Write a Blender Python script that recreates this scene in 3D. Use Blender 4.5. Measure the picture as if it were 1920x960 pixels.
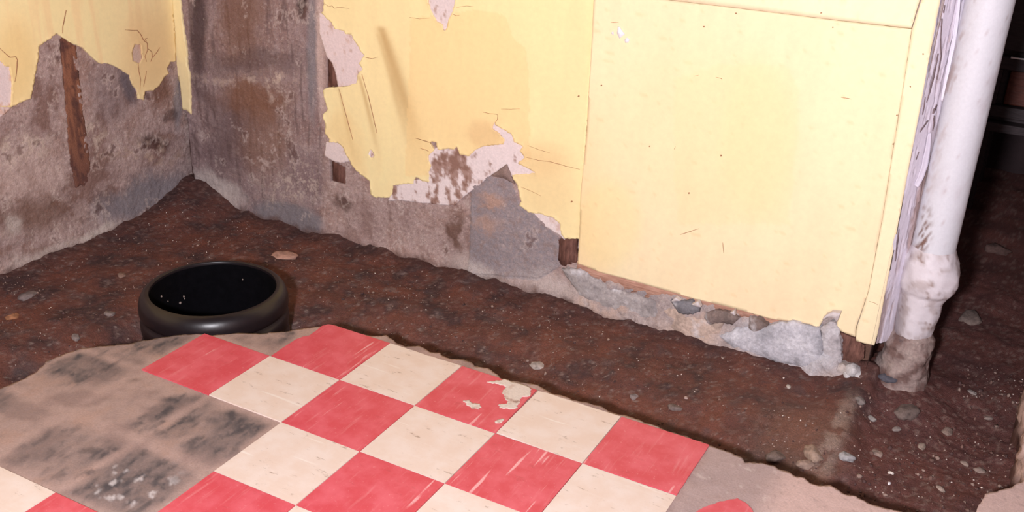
import bpy, math, random
import numpy as np
from mathutils import Matrix, Vector
from mathutils.geometry import delaunay_2d_cdt

for o in list(bpy.data.objects):
    bpy.data.objects.remove(o)
scene = bpy.context.scene
COL = scene.collection

# ------------------------------------------------------------------ camera
FPX = 1954.615
CAM = np.array([1.65811, -1.84704, 1.40796])
RW = np.array([[0.87966, 0.47374, 0.04236], [0.22927, -0.34475, -0.91027], [-0.41662, 0.81040, -0.41192]])
q_, r_ = np.linalg.qr(RW.T)
RW = (q_ * np.sign(np.diag(r_))).T                       # exact rotation: rows = right, down, forward
cam = bpy.data.cameras.new('camera')
cam.sensor_width = 36.0
cam.lens = FPX / 1920 * 36.0
cam.clip_start = 0.02
co = bpy.data.objects.new('camera', cam)
COL.objects.link(co)
m3 = Matrix((RW[0], -RW[1], -RW[2])).transposed()
co.matrix_world = Matrix.Translation(CAM) @ m3.to_4x4()
scene.camera = co

# ------------------------------------------------------------------ world, light, exposure
wd = bpy.data.worlds.new('world')
scene.world = wd
wd.use_nodes = True
bg = wd.node_tree.nodes['Background']
bg.inputs['Color'].default_value = (1.0, 0.91, 0.97, 1)
bg.inputs['Strength'].default_value = 0.07
lp = bpy.data.lights.new('work_lamp', 'POINT')
lp.energy = 480
lp.shadow_soft_size = 0.07
lp.color = (0.97, 0.94, 1.0)
lo = bpy.data.objects.new('work_lamp', lp)
lo.location = (1.50, -2.26, 1.47)
COL.objects.link(lo)
vs = scene.view_settings
vs.view_transform = 'Standard'
vs.look = 'None'
vs.gamma = 1.0
vs.use_curve_mapping = False
vs.exposure = 0.0

# ------------------------------------------------------------------ maths helpers
XL, YW = -1.18, 0.92          # faces of the two walls; the tile tops are z = 0
TILE = 0.2286


def ray(x, y):
    return RW.T @ np.array([(x - 960) / FPX, (y - 480) / FPX, 1.0])


def on_z(x, y, z=0.0):
    d = ray(x, y)
    return CAM + (z - CAM[2]) / d[2] * d


def on_y(x, y, Y=YW):
    d = ray(x, y)
    return CAM + (Y - CAM[1]) / d[1] * d


def on_x(x, y, X=XL):
    d = ray(x, y)
    return CAM + (X - CAM[0]) / d[0] * d


def to_px(P):
    c = (np.asarray(P, float) - CAM) @ RW.T
    z = np.maximum(c[:, 2], 1e-3)
    return 960 + FPX * c[:, 0] / z, 480 + FPX * c[:, 1] / z


def lin(c):
    c = np.array(c, float) / 255
    return np.where(c <= 0.04045, c / 12.92, ((c + 0.055) / 1.055) ** 2.4)


def sm(a, b, x):
    t = np.clip((x - a) / (b - a), 0, 1)
    return t * t * (3 - 2 * t)


def _hash(ix, iy, seed):
    h = (ix.astype(np.int64) * 374761393 + iy.astype(np.int64) * 668265263 + seed * 974711) & 0xffffffff
    h = ((h ^ (h >> 13)) * 1274126177) & 0xffffffff
    return (h ^ (h >> 16)) & 0xffffffff


def perlin(x, y, seed=0):
    x = np.asarray(x, float); y = np.asarray(y, float)
    ix = np.floor(x); iy = np.floor(y)
    fx = x - ix; fy = y - iy
    u = fx ** 3 * (fx * (fx * 6 - 15) + 10); v = fy ** 3 * (fy * (fy * 6 - 15) + 10)

    def g(ax, ay):
        a = _hash(ix + ax, iy + ay, seed) / 4294967296.0 * 2 * math.pi
        return np.cos(a) * (fx - ax) + np.sin(a) * (fy - ay)
    n0 = g(0, 0) * (1 - u) + g(1, 0) * u
    n1 = g(0, 1) * (1 - u) + g(1, 1) * u
    return (n0 * (1 - v) + n1 * v) * 1.5


def fbm(x, y, oct=4, seed=0, gain=0.5):
    a, s, t = 1.0, 0.0, 0.0
    for k in range(oct):
        s = s + a * perlin(x * 2 ** k, y * 2 ** k, seed + 17 * k)
        t += a
        a *= gain
    return s / t


def ridge(x, y, oct=4, seed=0):
    a, s, t = 1.0, 0.0, 0.0
    for k in range(oct):
        s = s + a * (1 - np.abs(perlin(x * 2 ** k, y * 2 ** k, seed + 31 * k)) * 1.6)
        t += a
        a *= 0.5
    return s / t


def ell(u, v, cx, cy, rx, ry, soft=0.35, rot=0.0):
    c, s = math.cos(math.radians(rot)), math.sin(math.radians(rot))
    du, dv = u - cx, v - cy
    d = np.sqrt(((du * c + dv * s) / rx) ** 2 + ((-du * s + dv * c) / ry) ** 2)
    return sm(1 + soft, 1 - soft, d)


def inpoly(px, py, poly):
    poly = np.asarray(poly, float)
    r = np.zeros(len(px), bool)
    x0, y0 = poly[-1]
    for x1, y1 in poly:
        if y1 != y0:
            c = ((y0 > py) != (y1 > py)) & (px < (x1 - x0) * (py - y0) / (y1 - y0) + x0)
            r ^= c
        x0, y0 = x1, y1
    return r


def polydist(px, py, poly, closed=True):
    P = np.asarray(poly, float)
    A = P if closed else P[:-1]
    B = np.roll(P, -1, 0) if closed else P[1:]
    d = np.full(len(px), 1e9)
    for (ax, ay), (bx, by) in zip(A, B):
        ex, ey = bx - ax, by - ay
        L = ex * ex + ey * ey + 1e-12
        t = np.clip(((px - ax) * ex + (py - ay) * ey) / L, 0, 1)
        d = np.minimum(d, (px - ax - t * ex) ** 2 + (py - ay - t * ey) ** 2)
    return np.sqrt(d)


def mixc(c, col, m):
    """blend linear colour array c towards sRGB colour col by mask m"""
    return c * (1 - m[:, None]) + lin(col)[None, :] * m[:, None]


# ------------------------------------------------------------------ object helpers
def tag(o, label=None, cat=None, group=None, kind=None):
    if label: o['label'] = label
    if cat: o['category'] = cat
    if group: o['group'] = group
    if kind: o['kind'] = kind
    return o


def empty(name, loc=(0, 0, 0)):
    o = bpy.data.objects.new(name, None)
    o.empty_display_size = 0.05
    o.location = loc
    COL.objects.link(o)
    return o


def link(name, me, mat=None, parent=None, smooth=True):
    o = bpy.data.objects.new(name, me)
    COL.objects.link(o)
    if mat: me.materials.append(mat)
    if parent is not None:
        o.parent = parent
        o.matrix_parent_inverse = Matrix.Translation(parent.location).inverted()
    if smooth and len(me.polygons):
        me.polygons.foreach_set('use_smooth', np.ones(len(me.polygons), bool))
    return o


def mesh(name, V, F, C=None):
    me = bpy.data.meshes.new(name)
    V = np.asarray(V, np.float32)
    if isinstance(F, np.ndarray):
        k = F.shape[1]
        me.vertices.add(len(V)); me.vertices.foreach_set('co', V.ravel())
        me.loops.add(F.size); me.loops.foreach_set('vertex_index', F.astype(np.int32).ravel())
        me.polygons.add(len(F)); me.polygons.foreach_set('loop_start', np.arange(0, F.size, k, dtype=np.int32))
        me.update(calc_edges=True)
    else:
        me.from_pydata([tuple(map(float, v)) for v in V], [], F)
    if C is not None:
        a = me.color_attributes.new('Col', 'FLOAT_COLOR', 'POINT')
        rgba = np.ones((len(V), 4), np.float32); rgba[:, :3] = np.clip(C, 0.002, 0.93)
        a.data.foreach_set('color', rgba.ravel())
    me.validate()
    return me


def grid_faces(ns, nt, flip=False):
    i, j = np.meshgrid(np.arange(ns - 1), np.arange(nt - 1), indexing='ij')
    a = (i * nt + j).ravel(); b = ((i + 1) * nt + j).ravel()
    F = np.stack([a, b, b + 1, a + 1], 1)
    return F[:, ::-1].copy() if flip else F


def spaced(parts):
    """[(start, step, end), ...] -> sorted coordinates"""
    out = []
    for a, st, b in parts:
        n = max(1, int(round((b - a) / st)))
        out += list(a + (b - a) * np.arange(n) / n)
    out.append(parts[-1][2])
    return np.array(out)


PLANES = {'back': lambda s, t, d: np.stack([s, YW - d, t], 1),
          'left': lambda s, t, d: np.stack([XL + d, s, t], 1),
          'floor': lambda s, t, d: np.stack([s, t, d], 1),
          'end': lambda s, t, d: np.stack([END0[0] - 0.025 * t + s * ENDE[0] + d * ENDE[1], END0[1] + s * ENDE[1] - d * ENDE[0], t], 1)}
END0 = (1.3995, 0.9055)          # splayed end of the wall: start and direction in plan
ENDE = (0.5, 0.866)


def px_poly(plane, pts, depth=0.0):
    """photo pixels -> in-plane coordinates of the wall / floor they lie on"""
    out = []
    for x, y in pts:
        if plane == 'back':
            p = on_y(x, y, YW - depth); out.append((p[0], p[2]))
        elif plane == 'left':
            p = on_x(x, y, XL + depth); out.append((p[1], p[2]))
        elif plane == 'end':
            d = ray(x, y)
            nx, ny = ENDE[1], -ENDE[0]
            tz = 0.5
            for _ in range(3):
                ex = END0[0] - 0.025 * tz
                k = ((ex + depth * nx - CAM[0]) * nx + (END0[1] + depth * ny - CAM[1]) * ny) / (d[0] * nx + d[1] * ny)
                p = CAM + k * d; tz = p[2]
            out.append(((p[0] - ex) * ENDE[0] + (p[1] - END0[1]) * ENDE[1], p[2]))
        else:
            p = on_z(x, y, depth); out.append((p[0], p[1]))
    return out


def crop(ox, oy, sc, pts):
    return [(ox + x / sc, oy + y / sc) for x, y in pts]


def ragged(poly, step=0.004, amp=0.002, seed=1, freq=60, keep=None):
    P = np.asarray(poly, float)
    out = []
    for k in range(len(P)):
        a, b = P[k], P[(k + 1) % len(P)]
        L = np.linalg.norm(b - a)
        st = step
        if keep is not None and keep(a, b):
            out.append(a); n = max(1, int(L / 0.03))
            for q in range(1, n): out.append(a + (b - a) * q / n)
            continue
        n = max(1, int(L / st))
        nrm = np.array([-(b - a)[1], (b - a)[0]]) / max(L, 1e-9)
        for q in range(n):
            p = a + (b - a) * q / n
            d = amp * (fbm(np.array([p[0] * freq]), np.array([p[1] * freq]), 3, seed)[0] * 2.0)
            out.append(p + nrm * d)
    return np.array(out)


def signed_area(P):
    x, y = P[:, 0], P[:, 1]
    return 0.5 * np.sum(x * np.roll(y, -1) - np.roll(x, -1) * y)


def sheet(name, plane, poly, d0, d1, mat, parent=None, holes=(), amp=0.002, step=0.004, grid=None, colf=None,
          color=None, lift=0.0, und=0.0, seed=1, freq=60, keep=None, skirt=None, dfun=None):
    """a layer lying on a wall or floor: ragged outline, front surface at depth d1, sides back to d0"""
    P = ragged(poly, step, amp, seed, freq, keep)
    if signed_area(P) < 0: P = P[::-1]
    H = []
    for h in holes:
        h = ragged(h, step, amp, seed + 5, freq)
        if signed_area(h) > 0: h = h[::-1]
        H.append(h)
    rings = [P] + H
    pts = np.concatenate(rings)
    edges = []
    k = 0
    for r in rings:
        n = len(r)
        edges += [(k + i, k + (i + 1) % n) for i in range(n)]
        k += n
    nb = len(pts)
    if grid is not None:
        gs, gt = grid
        S, T = np.meshgrid(gs, gt, indexing='ij')
        S = S.ravel(); T = T.ravel()
        rng = np.random.default_rng(3)
        ins = inpoly(S, T, P)
        for h in H: ins &= ~inpoly(S, T, h)
        S, T = S[ins], T[ins]
        far = polydist(S, T, rings[0]) > step * 0.5
        for h in H: far &= polydist(S, T, h) > step * 0.5
        pts = np.concatenate([pts, np.stack([S[far], T[far]], 1)])
    r = delaunay_2d_cdt([Vector(p) for p in pts], edges, [], 0, 1e-7)
    V2 = np.array([(v.x, v.y) for v in r[0]])
    F = np.array([f for f in r[2] if len(f) == 3])
    c = V2[F].mean(1)
    ok = inpoly(c[:, 0], c[:, 1], P)
    for h in H: ok &= ~inpoly(c[:, 0], c[:, 1], h)
    F = F[ok]
    s, t = V2[:, 0], V2[:, 1]
    d = np.full(len(V2), d1)
    if und: d = d + und * fbm(s * 5, t * 5, 3, seed + 9)
    if lift:
        bd = polydist(s, t, P)
        for h in H: bd = np.minimum(bd, polydist(s, t, h))
        d = d + lift * np.exp(-bd / 0.006) * np.clip(0.6 + fbm(s * 30, t * 30, 2, seed + 3) * 1.6, 0, 2)
    if dfun is not None: d = d + dfun(s, t)
    # boundary edges of the kept triangles -> skirt
    E = np.concatenate([F[:, [0, 1]], F[:, [1, 2]], F[:, [2, 0]]])
    key = E[:, 0].astype(np.int64) * 10000000 + E[:, 1]
    rev = E[:, 1].astype(np.int64) * 10000000 + E[:, 0]
    B = E[~np.isin(key, rev)]
    f3 = PLANES[plane]
    V = f3(s, t, d)
    lv = list(V); faces = [tuple(x) for x in F]
    levels = skirt or [d0]
    ids = {}
    nv = len(V2)
    extra_s, extra_t, extra_d = [], [], []
    bv = np.unique(B)
    for li, dl in enumerate(levels):
        for b in bv:
            ids[(li, b)] = nv; nv += 1
        j1 = 0.0 if dl > d1 - 0.02 else 0.011
        ss = s[bv] + j1 * fbm(s[bv] * 25 + dl * 40, t[bv] * 25, 3, seed + 40) * 2
        tt = t[bv] + j1 * fbm(s[bv] * 25, t[bv] * 25 + dl * 40, 3, seed + 50) * 2
        extra_s.append(ss); extra_t.append(tt); extra_d.append(np.full(len(bv), dl))
    es, et, ed = np.concatenate(extra_s), np.concatenate(extra_t), np.concatenate(extra_d)
    V = np.concatenate([V, f3(es, et, ed)])
    for a, b in B:
        pa, pb = a, b
        for li in range(len(levels)):
            qa, qb = ids[(li, a)], ids[(li, b)]
            faces.append((pb, pa, qa, qb))
            pa, pb = qa, qb
    flipw = plane in ('back',)          # (s, t) -> (x, z) seen from -y is already right-handed
    if plane in ('left', 'end'):
        pass
    S_all = np.concatenate([s, es]); T_all = np.concatenate([t, et]); D_all = np.concatenate([d, ed])
    Cc = None
    if colf is not None: Cc = colf(S_all, T_all, D_all, V)
    elif color is not None: Cc = np.tile(lin(color), (len(V), 1))
    me = mesh(name, V, faces, Cc)
    o = link(name, me, mat, parent, smooth=False)
    sm_ = np.zeros(len(me.polygons), bool); sm_[:len(F)] = True
    if skirt: sm_[:] = True
    me.polygons.foreach_set('use_smooth', sm_)
    return o


# ------------------------------------------------------------------ materials
def nt_mat(name):
    m = bpy.data.materials.new(name)
    m.use_nodes = True
    return m, m.node_tree.nodes, m.node_tree.links, m.node_tree.nodes['Principled BSDF']


def vmat(name, rough=0.8, grain=0.25, gscale=220, bump=0.3, bscale=160, spec=0.3, bdist=0.003, stretch=(1, 1, 1), rvar=0.0):
    """vertex colour times fine procedural grain, with fine relief"""
    m, N, L, b = nt_mat(name)
    at = N.new('ShaderNodeAttribute'); at.attribute_name = 'Col'
    tc = N.new('ShaderNodeTexCoord'); mp = N.new('ShaderNodeMapping')
    mp.inputs['Scale'].default_value = stretch
    L.new(tc.outputs['Object'], mp.inputs['Vector'])
    n = N.new('ShaderNodeTexNoise'); n.inputs['Scale'].default_value = gscale; n.inputs['Detail'].default_value = 6; n.inputs['Roughness'].default_value = 0.65
    L.new(mp.outputs['Vector'], n.inputs['Vector'])
    mr = N.new('ShaderNodeMapRange'); mr.inputs['From Min'].default_value = 0.25; mr.inputs['From Max'].default_value = 0.75
    mr.inputs['To Min'].default_value = 1 - grain; mr.inputs['To Max'].default_value = 1 + grain
    L.new(n.outputs['Fac'], mr.inputs['Value'])
    vm = N.new('ShaderNodeVectorMath'); vm.operation = 'SCALE'
    L.new(at.outputs['Color'], vm.inputs[0]); L.new(mr.outputs['Result'], vm.inputs['Scale'])
    L.new(vm.outputs['Vector'], b.inputs['Base Color'])
    b.inputs['Roughness'].default_value = rough
    b.inputs['Specular IOR Level'].default_value = spec
    if rvar:
        r = N.new('ShaderNodeMapRange'); r.inputs['From Min'].default_value = 0.3; r.inputs['From Max'].default_value = 0.7
        r.inputs['To Min'].default_value = rough - rvar; r.inputs['To Max'].default_value = min(1, rough + rvar)
        L.new(n.outputs['Fac'], r.inputs['Value']); L.new(r.outputs['Result'], b.inputs['Roughness'])
    if bump:
        n2 = N.new('ShaderNodeTexNoise'); n2.inputs['Scale'].default_value = bscale; n2.inputs['Detail'].default_value = 8; n2.inputs['Roughness'].default_value = 0.7
        L.new(mp.outputs['Vector'], n2.inputs['Vector'])
        bp = N.new('ShaderNodeBump'); bp.inputs['Strength'].default_value = bump; bp.inputs['Distance'].default_value = bdist
        L.new(n2.outputs['Fac'], bp.inputs['Height']); L.new(bp.outputs['Normal'], b.inputs['Normal'])
    return m


def flat_mat(name, rgb, rough=0.6, var=0.2, scale=40, stretch=(1, 1, 1), bump=0.2, bscale=120, spec=0.3, metallic=0.0, rgb2=None):
    """two-tone noise material"""
    m, N, L, b = nt_mat(name)
    tc = N.new('ShaderNodeTexCoord'); mp = N.new('ShaderNodeMapping'); mp.inputs['Scale'].default_value = stretch
    L.new(tc.outputs['Object'], mp.inputs['Vector'])
    n = N.new('ShaderNodeTexNoise'); n.inputs['Scale'].default_value = scale; n.inputs['Detail'].default_value = 8; n.inputs['Roughness'].default_value = 0.65
    L.new(mp.outputs['Vector'], n.inputs['Vector'])
    cr = N.new('ShaderNodeValToRGB')
    c1 = lin(rgb); c2 = lin(rgb2) if rgb2 else c1 * (1 - var)
    if not rgb2: c1 = np.clip(c1 * (1 + var), 0, 0.9)
    cr.color_ramp.elements[0].position = 0.32; cr.color_ramp.elements[1].position = 0.68
    cr.color_ramp.elements[0].color = (*c2, 1); cr.color_ramp.elements[1].color = (*c1, 1)
    L.new(n.outputs['Fac'], cr.inputs['Fac']); L.new(cr.outputs['Color'], b.inputs['Base Color'])
    b.inputs['Roughness'].default_value = rough; b.inputs['Specular IOR Level'].default_value = spec; b.inputs['Metallic'].default_value = metallic
    if bump:
        n2 = N.new('ShaderNodeTexNoise'); n2.inputs['Scale'].default_value = bscale; n2.inputs['Detail'].default_value = 8
        L.new(mp.outputs['Vector'], n2.inputs['Vector'])
        bp = N.new('ShaderNodeBump'); bp.inputs['Strength'].default_value = bump; bp.inputs['Distance'].default_value = 0.004
        L.new(n2.outputs['Fac'], bp.inputs['Height']); L.new(bp.outputs['Normal'], b.inputs['Normal'])
    return m


def tile_mat(name, base, base2, streak, mark, direction):
    """vinyl tile: soft mottling, long pale streaks one way, dark scuffs"""
    m, N, L, b = nt_mat(name)
    tc = N.new('ShaderNodeTexCoord'); oi = N.new('ShaderNodeObjectInfo')
    sc = N.new('ShaderNodeVectorMath'); sc.operation = 'SCALE'; sc.inputs['Scale'].default_value = 7.3
    L.new(oi.outputs['Location'], sc.inputs[0])
    ad = N.new('ShaderNodeVectorMath'); ad.operation = 'ADD'
    L.new(tc.outputs['Object'], ad.inputs[0]); L.new(sc.outputs['Vector'], ad.inputs[1])

    def noise(scale, stretch, detail=6, rough=0.6):
        mp = N.new('ShaderNodeMapping'); mp.inputs['Scale'].default_value = stretch
        mp.inputs['Rotation'].default_value = (0, 0, math.radians(6))
        L.new(ad.outputs['Vector'], mp.inputs['Vector'])
        n = N.new('ShaderNodeTexNoise'); n.inputs['Scale'].default_value = scale; n.inputs['Detail'].default_value = detail; n.inputs['Roughness'].default_value = rough
        L.new(mp.outputs['Vector'], n.inputs['Vector'])
        return n.outputs['Fac']

    def ramp(fac, p0, p1, inv=False):
        r = N.new('ShaderNodeMapRange'); r.interpolation_type = 'SMOOTHSTEP'
        r.inputs['From Min'].default_value = p0; r.inputs['From Max'].default_value = p1
        L.new(fac, r.inputs['Value'])
        return r.outputs['Result']

    def mix(fac, a, bcol, amount):
        x = N.new('ShaderNodeMix'); x.data_type = 'RGBA'
        mu = N.new('ShaderNodeMath'); mu.operation = 'MULTIPLY'; mu.inputs[1].default_value = amount
        L.new(fac, mu.inputs[0]); L.new(mu.outputs[0], x.inputs['Factor'])
        if isinstance(a, tuple): x.inputs[6].default_value = a
        else: L.new(a, x.inputs[6])
        x.inputs[7].default_value = bcol
        return x.outputs[2]
    C = lambda c: (*lin(c), 1)
    st = (1.0, 0.075, 1.0) if direction == 'y' else (0.075, 1.0, 1.0)
    c = mix(ramp(noise(14, (1, 1, 1)), 0.35, 0.7), C(base), C(base2), 0.9)
    c = mix(ramp(noise(90, st), 0.54, 0.76), c, C(streak), 0.22)
    c = mix(ramp(noise(48, st, 4, 0.5), 0.64, 0.70), c, C(streak), 0.7)
    st2 = (0.35, 1.0, 1.0)
    c = mix(ramp(noise(140, (1, 1, 1), 5, 0.7), 0.60, 0.70), c, C(streak), 0.35)
    c = mix(ramp(noise(50, st2, 8, 0.75), 0.585, 0.67), c, C(mark), 0.7 if direction == 'x' else 0.25)
    c = mix(ramp(noise(16, (1, 1, 1), 8, 0.8), 0.61, 0.70), c, C(mark), 0.5 if direction == 'x' else 0.2)
    L.new(c, b.inputs['Base Color'])
    b.inputs['Roughness'].default_value = 0.42
    b.inputs['Specular IOR Level'].default_value = 0.35
    bp = N.new('ShaderNodeBump'); bp.inputs['Strength'].default_value = 0.12; bp.inputs['Distance'].default_value = 0.002
    L.new(noise(90, (1, 1, 1), 8), bp.inputs['Height']); L.new(bp.outputs['Normal'], b.inputs['Normal'])
    return m


M_plaster = vmat('old_plaster', 0.85, 0.26, 240, 0.8, 150, 0.2, 0.004)
M_paint = vmat('yellow_paint', 0.55, 0.045, 60, 0.12, 90, 0.3, 0.002)
M_white = vmat('white_plaster', 0.8, 0.12, 160, 0.5, 130, 0.2, 0.003)
M_dirt = vmat('wet_dirt', 0.62, 0.5, 260, 0.85, 200, 0.3, 0.005, rvar=0.2)
M_slab = vmat('concrete', 0.75, 0.16, 230, 0.4, 170, 0.25, 0.003)
M_pipe = vmat('painted_iron', 0.5, 0.05, 120, 0.3, 90, 0.35, 0.003)
M_stone = vmat('stone', 0.85, 0.3, 120, 0.7, 140, 0.25, 0.004)
M_black = flat_mat('black_plastic', (27, 20, 23), 0.36, 0.15, 30, bump=0.15, bscale=25, spec=0.45)
M_blackshade = flat_mat('black_plastic_shaded', (9, 8, 11), 0.9, 0.3, 40, bump=0.1, spec=0.05)  # same plastic, with the shade inside the basin put into a deeper black
M_wood = flat_mat('old_wood', (134, 94, 82), 0.8, 0.3, 24, (4, 4, 0.9), 0.6, 40, 0.2, rgb2=(80, 52, 46))
M_woodh = flat_mat('old_wood_level', (206, 162, 142), 0.8, 0.3, 22, (0.7, 6, 6), 0.6, 40, 0.2, rgb2=(158, 112, 94))
M_crack = flat_mat('crack', (168, 124, 92), 0.9, 0.3, 80, bump=0, spec=0.1)
M_red = tile_mat('red_vinyl', (200, 73, 84), (213, 98, 110), (236, 184, 184), (150, 64, 64), 'y')
M_cream = tile_mat('cream_vinyl', (217, 196, 183), (223, 208, 200), (230, 220, 212), (134, 108, 92), 'x')
M_darkwood = flat_mat('dark_wood', (60, 50, 52), 0.6, 0.3, 20, (1, 1, 6), 0.3, 40, 0.3)
M_redwood = flat_mat('red_wood', (96, 52, 42), 0.55, 0.35, 18, (1, 1, 3), 0.3, 40, 0.3)
M_highlight = flat_mat('rail_highlight_pale', (190, 185, 185), 0.35, 0.1, 30, bump=0, metallic=0.8)  # pale surface painting the highlight on the cabinet rail


def box(name, c, size, mat, parent=None, jit=0.0, bevel=0.002, seed=0):
    import bmesh
    bm = bmesh.new()
    bmesh.ops.create_cube(bm, size=1.0)
    for v in bm.verts:
        v.co = Vector((v.co.x * size[0] + c[0], v.co.y * size[1] + c[1], v.co.z * size[2] + c[2]))
    if bevel:
        bmesh.ops.bevel(bm, geom=list(bm.edges), offset=bevel, segments=2, affect='EDGES', profile=0.5)
    if jit:
        rng = random.Random(seed)
        for v in bm.verts:
            v.co += Vector((rng.uniform(-jit, jit), rng.uniform(-jit, jit), rng.uniform(-jit, jit)))
    me = bpy.data.meshes.new(name)
    bm.to_mesh(me); bm.free()
    return link(name, me, mat, parent, smooth=False)


# ================================================================== SETTING
# ---------------------------------------------------------------- outlines traced from the photograph, placed on their real planes
slab_px = (crop(0, 600, 2.666, [(-90, 372), (0, 335), (90, 300), (180, 255), (235, 200), (330, 160), (410, 135), (500, 125), (570, 120), (640, 115),
                                (700, 97), (760, 90), (830, 78), (880, 70), (1000, 64), (1060, 71), (1130, 66), (1200, 60), (1300, 63)])
           + crop(440, 590, 2.595, [(190, 80), (250, 76), (330, 62), (400, 54), (450, 44), (490, 47), (530, 64), (570, 76), (620, 90), (680, 100),
                                    (735, 94), (760, 108), (790, 133), (830, 150), (900, 145), (950, 175), (1000, 180), (1010, 195), (1050, 210),
                                    (1110, 212), (1150, 225), (1170, 245), (1230, 255), (1280, 285), (1300, 305), (1350, 315), (1440, 330)])
           + crop(900, 660, 3.2, [(345, 190), (385, 215), (430, 240), (500, 255), (560, 280), (640, 295), (720, 315), (770, 345), (830, 365),
                                  (890, 378), (960, 400), (1000, 420), (1070, 440), (1130, 470), (1190, 485), (1240, 495), (1290, 520),
                                  (1330, 530), (1380, 555), (1440, 575), (1500, 590), (1530, 610), (1575, 625), (1590, 655), (1650, 655)])
           + crop(1400, 700, 3.692, [(60, 608), (100, 610), (190, 630), (220, 655), (290, 670), (340, 705), (400, 715), (440, 750), (500, 770),
                                     (580, 765), (640, 800), (680, 830), (760, 840), (830, 880), (900, 905), (980, 930), (1060, 945), (1120, 962),
                                     (1240, 1010), (1400, 1040), (1540, 1015), (1590, 960), (1600, 920), (1660, 830), (1720, 810), (1830, 780), (1910, 737)])
           + [(1935, 890), (1938, 866), (1922, 841), (1918, 832), (1925, 812), (1934, 770), (1928, 752), (1924, 735), (1929, 708), (1945, 686)])
slab_xy = px_poly('floor', slab_px)
slab_xy = [(-1.30, -0.66), (-0.9, -0.60)] + slab_xy + [(1.86, 1.15), (1.92, 1.5), (2.1, 1.75), (2.65, 1.8), (2.65, -2.3), (-1.30, -2.3)]
SLAB = np.array(slab_xy)
BAS = (-0.360, 0.179)         # basin axis
BR = 0.213                    # basin outer radius


def ground_h(x, y):
    h = np.full(len(x), -0.115)
    ds = polydist(x, y, SLAB)
    ins = inpoly(x, y, SLAB)
    ds = np.where(ins, 0, ds)
    h -= 0.062 * sm(0.42, 0.14, ds) * (1 - 0.85 * sm(1.36, 1.50, x))
    h += 0.07 * np.exp(-(np.hypot(x - 1.47, y - 0.95) / 0.15) ** 2)
    dc = np.hypot(x - XL, y - YW)
    h += 0.075 * np.exp(-(dc / 0.22) ** 2)
    n = fbm(x * 9, y * 9, 4, 3)
    wl = np.minimum(np.abs(YW - y) + np.where(x > 1.42, 9, 0), np.abs(x - XL))
    h += 0.026 * np.exp(-wl / 0.06) * np.clip(0.8 + 0.9 * fbm(x * 9, y * 9, 3, 8), 0, 2)
    db = np.hypot(x - BAS[0], y - BAS[1])
    h -= 0.05 * np.exp(-((db - BR) / 0.07) ** 2) * sm(0.10, -0.12, (y - BAS[1]) + 0.2 * (x - BAS[0]))
    step = sm(1.38, 1.46, x + 0.03 * fbm(x * 12, y * 12, 3, 5)) * sm(1.10, 0.9, y)
    h -= 0.030 * step
    h += 0.012 * sm(0.12, 0.02, np.abs(x - 1.375)) * sm(0.95, 0.80, y) * sm(0.35, 0.5, y)
    h += 0.018 * fbm(x * 4, y * 4, 3, 1) + 0.009 * n + 0.0042 * fbm(x * 32, y * 32, 4, 2) + 0.003 * np.clip(fbm(x * 75, y * 75, 2, 12), 0.0, 1)
    return h


def gh(x, y):
    return float(ground_h(np.array([x]), np.array([y]))[0])


def on_ground(u, v):
    """where the line through a photo pixel meets the dirt"""
    d = ray(u, v)
    t = np.linspace(1.2, 7.0, 1500)
    P = CAM[None, :] + t[:, None] * d[None, :] / np.linalg.norm(d)
    h = ground_h(P[:, 0], P[:, 1])
    k = np.argmax(P[:, 2] < h)
    return P[k]


gx = spaced([(-1.35, 0.03, -1.2), (-1.2, 0.0055, 1.95), (1.95, 0.04, 2.7)])
gy = spaced([(-0.75, 0.02, -0.5), (-0.5, 0.0055, 1.0), (1.0, 0.012, 1.9), (1.9, 0.03, 3.3)])
X, Y = np.meshgrid(gx, gy, indexing='ij')
X = X.ravel(); Y = Y.ravel()
Z = ground_h(X, Y)
wu, wv = to_px(np.stack([X, Y, Z], 1))
n1 = fbm(X * 7, Y * 7, 5, 21); n2 = fbm(X * 28, Y * 28, 4, 22); n3 = fbm(X * 90, Y * 90, 3, 23)
C = np.tile(lin((97, 61, 55)), (len(X), 1))
C = mixc(C, (112, 68, 57), sm(-0.1, 0.35, n1))
C = mixc(C, (72, 50, 50), sm(0.05, 0.4, -n1 + 0.4 * n2))
C = mixc(C, (122, 100, 96), sm(0.25, 0.5, n2 + 0.35 * n3) * 0.4)
C = mixc(C, (84, 72, 74), sm(0.15, 0.5, fbm(X * 12, Y * 12, 4, 29)) * 0.5)
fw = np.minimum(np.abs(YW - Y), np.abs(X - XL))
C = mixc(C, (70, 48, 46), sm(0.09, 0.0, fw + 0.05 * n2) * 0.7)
C = mixc(C, (136, 100, 84), sm(0.20, 0.04, np.abs(X - 1.30 + 0.03 * n2)) * sm(0.40, 0.5, Y) * sm(0.80, 0.6, Y) * 0.45)
C = mixc(C, (160, 138, 126), sm(0.035, 0.01, np.abs(X - 1.375 + 0.03 * n2)) * sm(0.42, 0.5, Y) * sm(0.85, 0.7, Y) * sm(-0.15, 0.25, n2 + 0.2) * 0.7)
C = mixc(C, (150, 132, 126), sm(0.36, 0.55, n3 + 0.4 * n2) * 0.6)
C = mixc(C, (128, 108, 104), sm(0.22, 0.42, fbm(X * 17, Y * 17, 5, 35, 0.62)) * sm(0.0, 0.3, fbm(X * 4, Y * 4, 2, 36) + 0.1) * 0.6)
C = mixc(C, (104, 66, 62), sm(1.38, 1.46, X) * 0.65)
crumb = sm(0.18, 0.36, fbm(X * 60, Y * 60, 3, 33) + 0.3 * fbm(X * 9, Y * 9, 2, 34)) * (0.3 + 0.4 * sm(1.38, 1.5, X))
C = mixc(C, (134, 108, 100), crumb)
F = grid_faces(len(gx), len(gy))
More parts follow.
